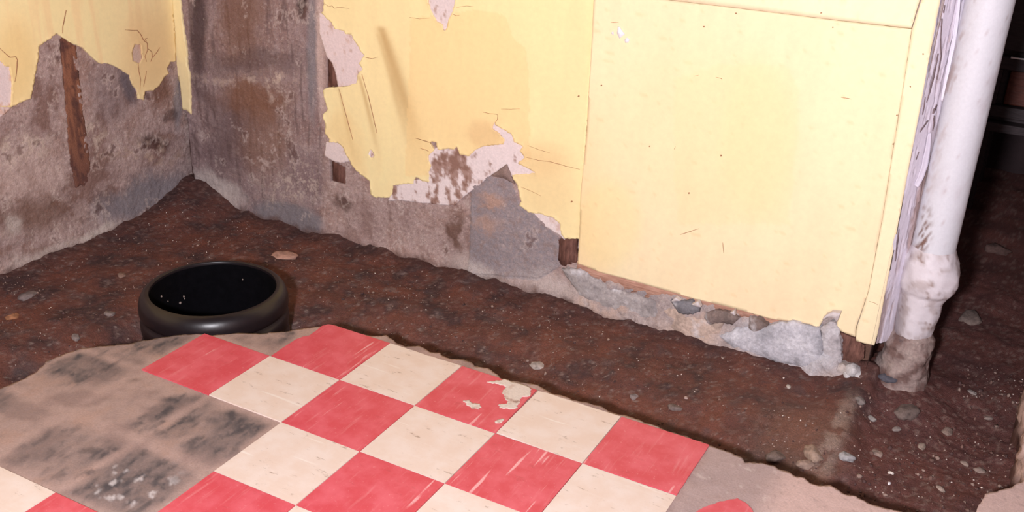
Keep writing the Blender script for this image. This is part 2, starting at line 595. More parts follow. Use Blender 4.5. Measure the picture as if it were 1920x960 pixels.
fc = np.stack([X[F].mean(1), Y[F].mean(1)], 1)
F = F[np.hypot(fc[:, 0] - BAS[0], fc[:, 1] - BAS[1]) > BR - 0.02]
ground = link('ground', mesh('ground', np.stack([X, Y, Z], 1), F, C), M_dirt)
tag(ground, 'dark brown bare dirt of the dug-out trench along the walls', 'dirt', kind='structure')


# ---------------------------------------------------------------- concrete slab with its tiles
def cell_uv(s, t):
    return s / TILE, -t / TILE


def slab_col(s, t, d, V):
    i, j = cell_uv(s, t)
    n1 = fbm(s * 9, t * 9, 5, 41); n2 = fbm(s * 34, t * 34, 4, 42); n3 = fbm(s * 34, t * 16, 5, 43, 0.6)
    C = np.tile(lin((170, 144, 136)), (len(s), 1))
    C = mixc(C, (148, 124, 118), sm(-0.1, 0.3, n1))
    C = mixc(C, (168, 136, 122), sm(0.1, 0.45, -n1 + 0.3 * n2) * 0.5)
    fi, fj = i - np.floor(i), j - np.floor(j)
    ed = np.minimum(np.minimum(fi, 1 - fi), np.minimum(fj, 1 - fj))
    left = sm(1.35, 1.0, i + 0 * j)                               # the tiles were lifted on the left
    cid = _hash(np.floor(i), np.floor(j), 7) / 4294967296.0
    special = {(0, 1): 0.75, (0, 2): 1.0, (-1, 1): 0.35, (-1, 2): 0.5, (-1, -1): 0.8, (-2, 0): 0.95, (0, 0): 0.6, (-2, 1): 0.3, (-2, -1): .7, (0, -1): .5, (-2, 2): 0.45, (-1, 0): .6}
    amt = np.zeros(len(s))
    for (a, b), w in special.items():
        amt = np.where((np.floor(i) == a) & (np.floor(j) == b), w, amt)
    inner = sm(0.03, 0.20, ed + 0.07 * n2)
    u, v = to_px(V)
    wu = u + 40 * n1 + 22 * n3; wv = v + 20 * n1 + 14 * n2
    mast = inner * amt * (0.45 + 0.55 * sm(-0.2, 0.25, n1 * 0.6 + n3))
    C = mixc(C, (128, 112, 108), mast * 0.7)
    blobs = (ell(wu, wv, 165, 685, 85, 32, 0.5) + ell(wu, wv, 330, 775, 70, 26, 0.5, -25) + ell(wu, wv, 440, 815, 80, 48, 0.5, -10) + ell(wu, wv, 240, 905, 105, 58, 0.45, -8)
             + ell(wu, wv, 300, 640, 60, 16, 0.5) + ell(wu, wv, 580, 640, 60, 14, 0.5) + 0.5 * ell(wu, wv, 130, 850, 90, 50, 0.6) + 0.6 * ell(wu, wv, 10, 735, 30, 30, 0.6))
    C = mixc(C, (98, 88, 88), np.clip(blobs, 0, 1) * sm(-0.02, 0.12, ed + 0.05 * n2) * (0.55 + 0.45 * sm(-0.2, 0.3, n3)))
    C = mixc(C, (66, 62, 66), np.clip(blobs, 0, 1) * sm(0.08, 0.36, n3 + 0.3 * n2) * 0.65)
    C = mixc(C, (200, 192, 192), ell(wu, wv, 240, 915, 90, 40, 0.6) * sm(0.22, 0.36, fbm(s * 26, t * 26, 4, 47)) * 0.8)
    band = sm(0.13, 0.02, ed + 0.05 * n1) * sm(1.1, 0.9, i) * (v < 1100)
    C = mixc(C, (178, 152, 144), band * 0.35 * sm(-0.3, 0.3, n1 + n2))
    right = sm(4.9, 5.1, i)
    C = mixc(C, (170, 150, 148), right * 0.75)
    C = mixc(C, (206, 192, 186), right * sm(0.3, 0.55, n2) * 0.6)
    C = mixc(C, (206, 176, 168), sm(1.28, 1.36, s) * 0.85)
    pin = sm(0.35, 0.5, fbm(s * 70, t * 70, 2, 48))
    C = mixc(C, (150, 128, 122), pin * 0.4)
    low = sm(-0.07, -0.10, d)
    C = mixc(C, (86, 58, 50), low)
    C = mixc(C, (172, 140, 124), sm(-0.008, -0.02, d) * (1 - low) * 0.8)
    return C


def slab_d(s, t):
    i, j = cell_uv(s, t)
    return 0.0012 * fbm(s * 30, t * 30, 4, 51)


gs = spaced([(-1.2, 0.02, -0.75), (-0.75, 0.0065, 1.95), (1.95, 0.05, 2.6)])
gt = spaced([(-2.2, 0.08, -0.85), (-0.85, 0.0065, 0.75), (0.75, 0.02, 1.8)])
floor = sheet('floor', 'floor', slab_xy, -0.12, -0.0035, M_slab, None, amp=0.0022, step=0.006, grid=(gs, gt), colf=slab_col, dfun=slab_d,
              skirt=[-0.012, -0.03, -0.05, -0.07, -0.09, -0.12, -0.30], seed=4, freq=45,
              keep=lambda a, b: max(abs(a[0]), abs(b[0])) > 2 or min(a[1], b[1]) < -0.59 or (a[0] < -0.8 and b[0] < -0.8))
tag(floor, 'broken concrete floor slab with a checkerboard of red and cream vinyl tiles', 'floor', kind='structure')


def tile_mesh(name, poly):
    """thin vinyl tile from an outline in tile-local metres"""
    import bmesh
    bm = bmesh.new()
    vs_ = [bm.verts.new((x, y, 0.0)) for x, y in poly]
    f = bm.faces.new(vs_)
    if f.normal.z < 0: f.normal_flip()
    r = bmesh.ops.extrude_face_region(bm, geom=[f])
    for v in [g for g in r['geom'] if isinstance(g, bmesh.types.BMVert)]: v.co.z -= 0.0035
    bmesh.ops.recalc_face_normals(bm, faces=bm.faces)
    me = bpy.data.meshes.new(name)
    bm.to_mesh(me); bm.free()
    return me


g_ = 0.0009
full = [(g_, g_), (TILE - g_, g_), (TILE - g_, TILE - g_), (g_, TILE - g_)]
me_red = tile_mesh('red_tile', full); me_red.materials.append(M_red)
me_cream = tile_mesh('cream_tile', full); me_cream.materials.append(M_cream)


def tile_at(i, j, me=None, z=0.0):
    redt = (i + j) % 2 == 1
    me = me or (me_red if redt else me_cream)
    o = bpy.data.objects.new('red_tile' if redt else 'cream_tile', me)
    o.location = (i * TILE, -(j + 1) * TILE, z)
    o.rotation_euler = (0, 0, 0)
    COL.objects.link(o)
    o.parent = floor
    return o


tiles = {}
for (i, j) in [(-1, 0), (0, 0), (1, 0), (2, 0), (3, 0), (4, 0), (1, 1), (2, 1), (3, 1), (4, 1), (1, 2), (2, 2), (3, 2), (4, 2), (0, 3), (1, 3), (2, 3), (3, 3),
               (-1, 3), (-2, 3), (-1, 4), (0, 4), (1, 4), (2, 4), (5, 2), (5, 3), (4, 3)]:
    tiles[(i, j)] = tile_at(i, j)


def broken(i, j, px):
    """tile whose outline was traced in the photo"""
    P = np.array(px_poly('floor', px)) - np.array([i * TILE, -(j + 1) * TILE])
    P = np.clip(P, g_, TILE - g_)
    redt = (i + j) % 2 == 1
    me = tile_mesh('broken_tile', ragged(P, 0.006, 0.0012, 8, 60, keep=lambda a, b: any(abs(a[k] - b[k]) < 1e-4 and (abs(a[k] - g_) < 1e-4 or abs(a[k] - TILE + g_) < 1e-4) for k in (0, 1))))
    me.materials.append(M_red if redt else M_cream)
    tiles[(i, j)] = tile_at(i, j, me)


c2 = lambda *p: crop(440, 590, 2.595, p)
c3 = lambda *p: crop(900, 660, 3.2, p)
broken(0, -1, c2((180, 198), (250, 150), (300, 118), (330, 108), (365, 100), (395, 78), (425, 55), (455, 46), (490, 49), (530, 66), (580, 82), (640, 100), (690, 105), (757, 138), (640, 220), (515, 318)))
broken(1, -1, c2((757, 130), (830, 158), (930, 195), (1020, 222), (1110, 249), (1000, 340), (878, 440), (700, 380), (512, 318), (640, 220)))
broken(2, -1, c2((1110, 247), (1170, 262), (1240, 280), (1290, 300), (1340, 330), (1400, 340), (1470, 366), (1380, 460), (1270, 573), (1080, 508), (878, 440), (1000, 340)))
broken(3, -1, c3((345, 232), (400, 240), (460, 256), (500, 278), (560, 290), (620, 312), (690, 330), (760, 352), (850, 386), (740, 520), (614, 668), (360, 575), (98, 480), (220, 360)))
broken(4, -1, c3((850, 388), (900, 392), (980, 420), (1060, 450), (1130, 474), (1200, 490), (1290, 527), (1385, 560), (1290, 700), (1180, 855), (900, 760), (614, 668), (740, 520)))
# leftover corner of a red tile on the bare slab
P = np.array(px_poly('floor', [(1300, 962), (1322, 950), (1350, 940), (1382, 934), (1396, 941), (1408, 952), (1418, 968), (1440, 1010), (1300, 1000)]))
me = tile_mesh('red_tile_remnant', ragged(P - P.mean(0), 0.005, 0.002, 9, 60)); me.materials.append(M_red)
o = bpy.data.objects.new('red_tile', me); o.location = (P[:, 0].mean(), P[:, 1].mean(), 0); COL.objects.link(o); o.parent = floor


# ---------------------------------------------------------------- back wall: bare plaster
def back_mask(u, v):
    """recesses knocked through the plaster"""
    h1 = inpoly(u, v, [(612, 103), (626, 118), (634, 145), (636, 163), (613, 164)])
    h2 = inpoly(u, v, [(618, 300), (646, 314), (648, 346), (632, 342), (619, 340)])
    h3 = inpoly(u, v, [(1049, 447), (1083, 449), (1083, 492), (1048, 489)])
    h4 = inpoly(u, v, [(1576, 620), (1640, 640), (1632, 688), (1577, 686)])
    h5 = inpoly(u, v, [(340, 205), (349, 212), (353, 240), (357, 290), (361, 320), (367, 345), (372, 372), (330, 372)])
    return h1, h2, h3, h4, h5


def back_d(s, t, u, v):
    d = 0.004 * fbm(s * 12, t * 12, 4, 61) + 0.0032 * fbm(s * 45, t * 45, 4, 62, 0.6)
    foot = sm(0.42, 0.52, s) * sm(0.05, -0.02, t + 0.02 * fbm(s * 20, t * 20, 3, 63))
    d += foot * (0.016 + 0.014 * fbm(s * 16, t * 16, 4, 64))
    d += 0.02 * ell(u, v, 1555, 700, 45, 38, 0.3)
    d += 0.010 * sm(-0.03, -0.10, t + 0.03 * fbm(s * 10, t * 6, 3, 65))
    # patch of thicker render with its own edge
    d += 0.004 * inpoly(u, v, [(884, 350), (915, 330), (958, 336), (975, 382), (1000, 398), (1048, 440), (1050, 500), (1010, 520), (880, 510)])
    for h in back_mask(u, v): d = np.where(h, -0.022, d)
    return d


def plaster_base(s, t, seed):
    n1 = fbm(s * 5, t * 5, 5, seed); n2 = fbm(s * 22, t * 22, 5, seed + 1, 0.6); st = fbm(s * 45, t * 5, 4, seed + 2); n3 = fbm(s * 80, t * 80, 3, seed + 3)
    C = np.tile(lin((168, 146, 142)), (len(s), 1))
    C = mixc(C, (128, 104, 104), sm(-0.1, 0.35, n1))
    C = mixc(C, (142, 104, 88), sm(0.0, 0.4, -n1 + 0.4 * n2) * 0.7)
    C = mixc(C, (100, 80, 80), sm(0.1, 0.45, n2 + 0.3 * st) * 0.6)
    C = mixc(C, (182, 158, 148), sm(0.15, 0.45, -n2 + 0.3 * n3) * 0.45)
    r1 = ridge(s * 16 + 0.3 * n2, t * 16 + 0.3 * n1, 4, seed + 7); n4 = fbm(s * 140, t * 140, 2, seed + 8)
    C = mixc(C, (200, 182, 174), sm(0.82, 0.95, r1) * sm(-0.2, 0.25, n1 + n2) * 0.75)
    C = mixc(C, (84, 64, 62), sm(0.22, 0.42, n3 + 0.4 * n4 + 0.2 * n2) * 0.65)
    C = mixc(C, (210, 194, 186), sm(0.26, 0.42, -n3 + 0.5 * n4 - 0.2 * n1) * 0.6)
    return C, n1, n2, n3, st


def back_col(s, t, u, v):
    C, n1, n2, n3, st = plaster_base(s, t, 71)
    wu = u + 26 * fbm(s * 9, t * 9, 4, 75) + 10 * n2; wv = v + 26 * fbm(s * 9, t * 9, 4, 76) + 10 * n3
    A = sm(606, 598, u)
    C = mixc(C, (146, 124, 124), A * 0.5)
    C = mixc(C, (104, 84, 82), A * sm(0.05, 0.4, st) * 0.6)
    C = mixc(C, (140, 116, 114), A * sm(0.05, 0.35, -st) * 0.55)
    C = mixc(C, (122, 84, 62), ell(wu, wv, 455, 40, 40, 70, 0.5) * 0.6)
    C = mixc(C, (70, 54, 56), ell(u + 6 * n2, v, 372, 50, 15, 110, 0.5) * 0.8)
    C = mixc(C, (128, 88, 66), ell(wu, wv, 475, 185, 60, 38, 0.5) * 0.8)
    C = mixc(C, (190, 168, 156), (ell(wu, wv, 470, 150, 100, 12, 0.8) + ell(wu, wv, 525, 165, 12, 42, 0.8)) * sm(-0.05, 0.3, n2 + 0.4 * n3) * 0.75)
    C = mixc(C, (84, 64, 62), ell(wu, wv, 470, 115, 90, 22, 0.6) * 0.5)
    C = mixc(C, (132, 92, 66), ell(wu, wv, 490, 265, 50, 60, 0.6) * 0.5)
    C = mixc(C, (190, 168, 160), ell(wu, wv, 520, 290, 75, 45, 0.7) * sm(0.05, 0.4, n2 + 0.5 * n3) * 0.8)
    C = mixc(C, (96, 76, 76), ell(wu, wv, 420, 260, 40, 70, 0.7) * 0.5)
    C = mixc(C, (196, 184, 178), ell(wu, wv, 400, 350, 60, 22, 0.6, 30) * 0.7)
    C = mixc(C, (124, 118, 122), ell(u + 5 * n2, v + 5 * n3, 545, 408, 70, 26, 0.25, 16) * 0.85)
    C = mixc(C, (200, 180, 168), ell(wu, wv, 555, 350, 60, 30, 0.7) * sm(0, 0.3, n3 + n2) * 0.7)
    C = mixc(C, (140, 136, 140), ell(u + 3 * n2, v, 585, 90, 9, 130, 0.5) * 0.6)
    C = mixc(C, (58, 42, 38), ell(u + 5 * n3, v, 566, 0, 9, 32, 0.5) * 0.9)
    C = mixc(C, (206, 180, 172), ell(u + 3 * n2, v, 604, 90, 11, 135, 0.35, -1) * 0.85)
    # under the yellow: pinkish brown
    B = sm(600, 612, u) * sm(1090, 1070, u)
    C = mixc(C, (184, 156, 148), B * 0.45)
    C = mixc(C, (144, 116, 108), B * sm(0, 0.35, n1 + n2 * 0.5) * 0.6)
    P = inpoly(u + 3 * n3, v + 3 * n2, [(884, 350), (915, 330), (958, 336), (975, 382), (1000, 398), (1048, 440), (1050, 500), (1010, 525), (878, 515)]).astype(float)
    C = mixc(C, (146, 138, 142), np.clip(P * (0.72 + 0.5 * n3), 0, 1))
    C = mixc(C, (150, 128, 122), P * sm(0.1, 0.35, n2) * 0.6)
    C = mixc(C, (186, 150, 132), ell(wu, wv, 922, 372, 20, 14, 0.5) * 0.8 + ell(wu, wv, 918, 418, 26, 18, 0.5) * 0.6)
    C = mixc(C, (104, 74, 62), ell(wu, wv, 856, 440, 14, 42, 0.5, -12) * 0.85)
    C = mixc(C, (92, 68, 60), ell(wu, wv, 640, 378, 18, 16, 0.5) * 0.7)
    C = mixc(C, (204, 190, 184), ell(wu, wv, 905, 520, 60, 20, 0.7, 25) * 0.7 + ell(wu, wv, 1050, 540, 70, 26, 0.7, 15) * 0.6)
    # pale cement footing on the right
    Cc = sm(1075, 1095, u)
    C = mixc(C, (186, 172, 168), Cc * 0.6)
    C = mixc(C, (196, 166, 150), Cc * sm(0.0, 0.3, n1 + 0.5 * n2) * 0.6)
    C = mixc(C, (128, 112, 110), Cc * sm(0.1, 0.4, -n2 - 0.3 * n1) * 0.6)
    C = mixc(C, (196, 194, 200), ell(wu, wv, 1490, 645, 100, 40, 0.5, 15) * 0.85)
    C = mixc(C, (206, 180, 164), ell(wu, wv, 1290, 618, 50, 24, 0.5, 15) * 0.7)
    C = mixc(C, (134, 130, 136), ell(wu, wv, 1170, 552, 60, 18, 0.5, 15) * 0.6)
    C = mixc(C, (188, 168, 158), ell(wu, wv, 1570, 725, 26, 24, 0.4) * 0.8)
    cav = fbm(s * 11, t * 8, 6, 181, 0.68) - 0.05 - 0.16 * sm(0.2, -0.2, fbm(s * 2.6, t * 2.6, 2, 182))
    C = mixc(C, (98, 70, 64), sm(0.22, 0.40, cav) * 0.6)
    C = mixc(C, (212, 194, 186), sm(0.14, 0.22, cav) * sm(0.30, 0.22, cav) * 0.4)
    # rising damp: brown stain near the dirt
    C = mixc(C, (98, 72, 64), sm(-0.075, -0.12, t + 0.04 * fbm(s * 14, t * 10, 4, 79) + 0.02 * (u > 1080)) * 0.85)
    for h, col in zip(back_mask(u, v), ((82, 58, 50), (70, 50, 44), (104, 70, 58), (108, 78, 66), (74, 50, 46))):
        C = np.where(h[:, None], lin(col)[None, :], C)
    return C


def wall_grid(plane, ss, tt, dfun, cfun, name, mat):
    S, T = np.meshgrid(ss, tt, indexing='ij'); S = S.ravel(); T = T.ravel()
    V0 = PLANES[plane](S, T, np.zeros(len(S)))
    u, v = to_px(V0)
    d = dfun(S, T, u, v)
    V = PLANES[plane](S, T, d)
    Cc = cfun(S, T, u, v)
    F = grid_faces(len(ss), len(tt))
    # close the wall off with a back face
    ns, nt = len(ss), len(tt)
    bk = PLANES[plane](np.array([ss[0], ss[-1], ss[-1], ss[0]]), np.array([tt[0], tt[0], tt[-1], tt[-1]]), np.full(4, -0.10))
    n0 = len(V)
    V = np.concatenate([V, bk]); Cc = np.concatenate([Cc, np.tile(Cc.mean(0), (4, 1))])
    q = np.array([[n0 + 1, n0, n0 + 3, n0 + 2],
                  [0, n0, n0 + 1, (ns - 1) * nt], [(ns - 1) * nt, n0 + 1, n0 + 2, ns * nt - 1],
                  [ns * nt - 1, n0 + 2, n0 + 3, nt - 1], [nt - 1, n0 + 3, n0, 0]])
    F = np.concatenate([F, q])
    return link(name, mesh(name, V, F, Cc), mat)


bs = spaced([(-1.30, 0.02, -1.19), (-1.19, 0.0034, 1.385)])
btt = spaced([(-0.30, 0.02, -0.2), (-0.2, 0.0034, 0.70), (0.70, 0.008, 1.05), (1.05, 0.1, 2.35)])
wall_back = wall_grid('back', bs, btt, back_d, back_col, 'wall_back', M_plaster)
tag(wall_back, 'long damp plaster wall whose yellow paint has peeled off at the foot', 'wall', kind='structure')


# ---------------------------------------------------------------- left wall
def left_d(s, t, u, v):
    d = 0.004 * fbm(s * 12, t * 12, 4, 81) + 0.0034 * fbm(s * 45, t * 45, 4, 82, 0.6)
    d += 0.012 * sm(0.0, -0.10, t + 0.04 * fbm(s * 8, t * 8, 3, 83))
    slot = inpoly(u, v, [(112, 72), (134, 90), (142, 140), (148, 200), (155, 250), (161, 305), (158, 340), (144, 340), (133, 310), (125, 200)])
    d = np.where(slot, -0.010, d)
    return d


def left_col(s, t, u, v):
    C, n1, n2, n3, st = plaster_base(s, t, 91)
    wu = u + 22 * fbm(s * 9, t * 9, 4, 95) + 8 * n2; wv = v + 22 * fbm(s * 9, t * 9, 4, 96) + 8 * n3
    C = mixc(C, (184, 158, 150), 0.4 * np.ones(len(s)))
    C = mixc(C, (126, 94, 82), sm(0.08, 0.35, n1 + 0.5 * n2) * 0.65)
    C = mixc(C, (134, 118, 118), ell(wu, wv, 205, 165, 40, 60, 0.5) * 0.5)
    C = mixc(C, (96, 88, 94), ell(u + 4 * n2, v + 4 * n3, 240, 160, 12, 34, 0.5, -18) * 0.8)
    C = mixc(C, (116, 78, 60), ell(wu, wv, 300, 165, 22, 30, 0.5) * 0.7)
    C = mixc(C, (130, 128, 134), ell(u + 4 * n2, v, 333, 195, 8, 46, 0.5) * 0.7)
    C = mixc(C, (70, 50, 46), ell(wu, wv, 290, 265, 24, 14, 0.5) * 0.8 + ell(wu, wv, 318, 215, 12, 16, 0.5) * 0.6)
    C = mixc(C, (206, 186, 172), (ell(wu, wv, 60, 275, 30, 26, 0.6) + ell(wu, wv, 20, 290, 20, 40, 0.6) + ell(wu, wv, 180, 255, 25, 20, 0.7)) * sm(-0.1, 0.25, n2 + n3 * 0.5) * 0.75)
    C = mixc(C, (190, 166, 150), ell(wu, wv, 270, 280, 70, 26, 0.7) * sm(0.0, 0.3, n2) * 0.7)
    C = mixc(C, (122, 118, 124), ell(wu, wv, 270, 370, 95, 34, 0.5, -22) * 0.8)
    C = mixc(C, (110, 78, 64), ell(wu, wv, 60, 400, 70, 34, 0.6, -10) * 0.7)
    C = mixc(C, (196, 182, 174), ell(wu, wv, 185, 435, 34, 12, 0.5, -20) * 0.8 + ell(wu, wv, 90, 470, 80, 14, 0.6, -22) * 0.6 + ell(wu, wv, 20, 420, 14, 22, 0.6) * 0.7)
    C = mixc(C, (92, 66, 58), sm(-0.085, -0.12, t + 0.035 * fbm(s * 14, t * 10, 4, 99)) * 0.8)
    cav = fbm(s * 11, t * 9, 6, 191, 0.68) - 0.16 * sm(0.15, -0.25, fbm(s * 2.6, t * 2.6, 2, 192))
    C = mixc(C, (92, 64, 58), sm(0.20, 0.38, cav) * 0.65)
    C = mixc(C, (212, 192, 182), sm(0.12, 0.20, cav) * sm(0.28, 0.20, cav) * 0.45)
    C = mixc(C, (204, 178, 168), ell(wu, wv, 60, 330, 60, 40, 0.6) * 0.4)
    return C


ls = spaced([(-2.3, 0.1, -0.6), (-0.6, 0.02, -0.05), (-0.05, 0.0036, 0.93), (0.93, 0.02, 1.0)])
ltt = spaced([(-0.30, 0.02, -0.2), (-0.2, 0.0036, 0.72), (0.72, 0.01, 0.95), (0.95, 0.1, 2.35)])
wall_left = wall_grid('left', ls, ltt, left_d, left_col, 'wall_left', M_plaster)
tag(wall_left, 'short plaster wall on the left with jagged yellow paint above bare render', 'wall', kind='structure')


# ---------------------------------------------------------------- yellow paint, white undercoat, boards on the back wall
def yellow_col(base, seed, extra=None):
    def f(s, t, d, V):
        u, v = to_px(V)
        n1 = fbm(s * 3, t * 2, 4, seed); st = fbm(s * 22, t * 2.0, 4, seed + 1); n2 = fbm(s * 30, t * 30, 4, seed + 2)
        C = np.tile(lin(base), (len(s), 1))
        C = C * (1 + 0.05 * n1 + 0.05 * st)[:, None]
        if extra is not None: C = extra(C, s, t, u, v, n1, n2, st)
        return C
    return f


def ex_back(C, s, t, u, v, n1, n2, st):
    wu = u + 8 * n1 + 4 * n2
    # smears of dirt running down
    for (x0, y0, x1, y1, w, a) in ((712, 48, 788, 292, 15, 0.75), (706, 60, 770, 290, 6, 0.35), (672, 140, 712, 300, 5, 0.65), (634, 165, 664, 300, 4, 0.45), (716, 60, 745, 180, 6, 0.4)):
        k = np.clip((v - y0) / (y1 - y0), 0, 1)
        cx = x0 + (x1 - x0) * (k ** 0.9)
        m = np.exp(-((u - cx) / (w * (0.6 + 0.6 * k))) ** 2) * sm(y0 - 3, y0 + 8, v) * sm(y1 + 40, y1 - 120, v)
        C = mixc(C, (196, 160, 106), m * a)
    # old darker patch with a visible edge
    pt = inpoly(wu, v + 3 * n2, [(770, 36), (900, 18), (950, 30), (962, 70), (985, 90), (992, 140), (996, 300), (900, 330), (760, 330)]).astype(float)
    C = mixc(C, (246, 210, 148), pt * 0.45)
    C = mixc(C, (226, 190, 138), ell(wu + 10 * n2, v, 912, 255, 38, 26, 0.4, 25) * 0.6 + ell(wu, v, 1000, 300, 60, 30, 0.6) * 0.3 + ell(wu, v, 1020, 345, 50, 70, 0.7) * 0.3)
    C = mixc(C, (232, 192, 128), sm(0.2, 0.5, n1) * 0.35)
    return C


def ex_board(C, s, t, u, v, n1, n2, st):
    C = mixc(C, (242, 214, 150), (ell(u + 10 * n2, v, 1300, 250, 190, 170, 0.5) + ell(u, v, 1420, 260, 70, 150, 0.3)) * 0.18)
    C = mixc(C, (238, 200, 136), sm(1180, 1090, u) * sm(100, 420, v) * 0.35)
    C = mixc(C, (244, 222, 150), ell(u, v, 1140, 420, 60, 80, 0.3) * 0.3)
    C = mixc(C, (232, 196, 140), sm(0.36, 0.5, fbm(s * 24, t * 90, 4, 131)) * 0.35)
    pt = inpoly(u + 6 * n2, v + 4 * n2, [(1265, 150), (1350, 120), (1480, 125), (1500, 180), (1490, 300), (1480, 420), (1270, 420), (1262, 280)]).astype(float)
    C = mixc(C, (246, 218, 164), pt * 0.3)
    return C


c4 = lambda *p: crop(560, 180, 2.4, p)
cB = lambda *p: crop(300, 0, 3.2, p)
c5 = lambda *p: crop(1000, 420, 2.4, p)
cD = lambda *p: crop(580, 0, 3.2, p)
yl_px = ([(612, -30)] + cB((990, 0), (988, 60), (975, 75), (1040, 140), (1055, 170), (1110, 185), (1120, 200), (1155, 205), (1170, 240), (1195, 275), (1215, 310), (1232, 330),
            (1200, 380), (1222, 410), (1195, 440), (1185, 495), (1130, 515), (1005, 525), (985, 540), (990, 580), (1003, 620), (1012, 660), (985, 680), (985, 710),
            (998, 735), (995, 800), (1025, 830), (1020, 850), (1075, 855), (1110, 890))
         + c4((200, 225), (218, 260), (234, 287), (245, 312), (262, 330), (285, 352), (325, 380), (330, 440), (350, 455), (410, 455), (425, 440), (430, 400), (470, 395), (520, 390), (530, 362), (560, 380), (590, 385), (590, 340),
              (600, 310), (588, 290), (590, 265), (615, 240), (592, 205), (606, 204), (625, 205), (630, 240), (680, 235), (700, 238), (718, 226), (728, 260), (770, 270), (800, 240), (830, 225),
              (880, 220), (925, 215), (930, 195), (905, 165), (875, 145), (885, 115), (892, 130), (935, 155), (965, 175), (975, 205), (1012, 224), (1000, 245), (1020, 275),
              (990, 300), (1030, 320), (1070, 342), (1040, 348), (965, 352), (972, 375), (990, 400), (1005, 470), (998, 490), (1040, 520), (1085, 525), (1130, 540), (1150, 545), (1180, 575),
              (1185, 620), (1200, 638), (1266, 640)))
seam_top = on_y(1113, 0); seam_bot = on_y(1085.5, 448)
yl = px_poly('back', yl_px)
yl[0] = (yl[1][0] - 0.002, 1.02)
yl = [(yl[0][0], 2.35)] + yl + [(seam_top[0] + 0.007, 0.86), (seam_top[0] + 0.007, 2.35)]
D_hole = px_poly('back', cD((716, -60), (720, 0), (735, 60), (770, 125), (805, 145), (812, 178), (822, 182), (830, 165), (838, 130), (860, 80), (875, 30), (880, 0), (884, -70), (800, -110)))
spot = px_poly('back', cD((366, 905), (375, 898), (386, 905), (396, 925), (388, 945), (370, 940), (362, 925)))
gsY = spaced([(-0.55, 0.0055, 0.49)]); gtY = spaced([(0.05, 0.0055, 0.90), (0.90, 0.05, 2.3)])
yellow = sheet('yellow_paint', 'back', yl, -0.003, 0.0055, M_paint, wall_back, holes=[D_hole, spot], amp=0.0018, step=0.0035, grid=(gsY, gtY),
               colf=yellow_col((247, 226, 170), 101, ex_back), lift=0.0022, und=0.002, seed=11, freq=90)
tag(yellow, 'flaking yellow painted plaster with a ragged lower edge')


def white_col(base, other, seed, k=0.12):
    def f(s, t, d, V):
        n1 = fbm(s * 14, t * 14, 4, seed); n2 = fbm(s * 50, t * 50, 4, seed + 1)
        C = np.tile(lin(base), (len(s), 1))
        u, v = to_px(V)
        n1 = fbm(s * 20, t * 9, 5, seed, 0.62)
        if seed == 204: n1 = n1 + 0.30 * ell(u, v, 850, 320, 48, 62, 0.7, 10) + 0.10 * ell(u, v, 770, 365, 40, 14, 0.6) - 0.25 * ell(u, v, 955, 280, 60, 60, 0.5)
        C = mixc(C, other, sm(k, k + 0.2, n1 + 0.35 * n2) * 0.85)
        C = mixc(C, (132, 96, 82), sm(k + 0.28, k + 0.40, n2 * 0.6 + n1) * 0.7)
        return C
    return f


def white_patch(px, base, other, seed, d1=0.0042, amp=0.0018):
    P = px_poly('back', px)
    a = np.array(P)
    g = (np.arange(a[:, 0].min(), a[:, 0].max(), 0.005), np.arange(a[:, 1].min(), a[:, 1].max(), 0.005))
    return sheet('white_plaster', 'back', P, -0.004, d1, M_white, wall_back, amp=amp, step=0.004, grid=g, colf=white_col(base, other, seed), seed=seed, und=0.002, freq=80)


white_patch(cB((960, 80), (985, 70), (1050, 140), (1120, 175), (1175, 200), (1210, 270), (1245, 330), (1225, 375), (1235, 415), (1205, 500), (1072, 522), (1066, 480), (1055, 425), (1035, 375), (1003, 335), (985, 280), (960, 200)),
            (226, 206, 204), (206, 176, 164), 201)
white_patch(c4((118, 270), (125, 205), (185, 205), (210, 230), (240, 290), (205, 300), (175, 297), (140, 282)), (226, 208, 204), (190, 156, 140), 203)
white_patch(c4((405, 470), (420, 395), (470, 380), (585, 370), (580, 250), (640, 225), (720, 215), (790, 225), (880, 205), (920, 180), (865, 140), (885, 110), (950, 145), (990, 195), (1020, 220),
               (1030, 275), (1060, 320), (1085, 345), (1040, 362), (960, 362), (940, 305), (870, 355), (820, 395), (760, 440), (705, 492), (560, 480), (450, 468)),
            (230, 214, 212), (150, 112, 96), 204)
white_patch(c4((1040, 512), (1090, 515), (1150, 530), (1190, 575), (1195, 625), (1200, 645), (1160, 615), (1110, 585), (1065, 560)), (228, 212, 208), (206, 176, 164), 205)
white_patch(cD((700, -100), (712, 0), (730, 70), (760, 130), (800, 155), (818, 188), (838, 170), (850, 130), (872, 80), (886, 30), (892, -100)), (224, 208, 206), (178, 146, 132), 206)
white_patch(cD((355, 895), (400, 895), (402, 950), (355, 950)), (240, 228, 230), (220, 190, 180), 207)
# small dark lifted triangle of render above the grey patch
o = sheet('render_flap', 'back', px_poly('back', c4((868, 357), (940, 304), (958, 345), (976, 392), (925, 366))), -0.003, 0.0085, M_plaster, wall_back, amp=0.0008, color=(150, 126, 118), seed=31)
# yellow strip left in the corner
cA = lambda *p: crop(0, 0, 3.2, p)
strip = px_poly('back', cA((1034, 0), (1050, 240), (1056, 360), (1068, 440), (1085, 500), (1102, 655), (1128, 662), (1152, 685), (1148, 560), (1145, 440), (1130, 390), (1125, 290), (1113, 200), (1095, 80), (1091, 0)))
strip = [(strip[0][0] - 0.003, 2.35)] + strip + [(strip[-1][0], 2.35)]
sheet('yellow_paint', 'back', strip, -0.003, 0.005, M_paint, wall_back, amp=0.0012, step=0.004, colf=yellow_col((250, 226, 172), 141), lift=0.001, seed=14, grid=(spaced([(-1.25, .01, -1.0)]), spaced([(0.2, .01, 0.7)])))

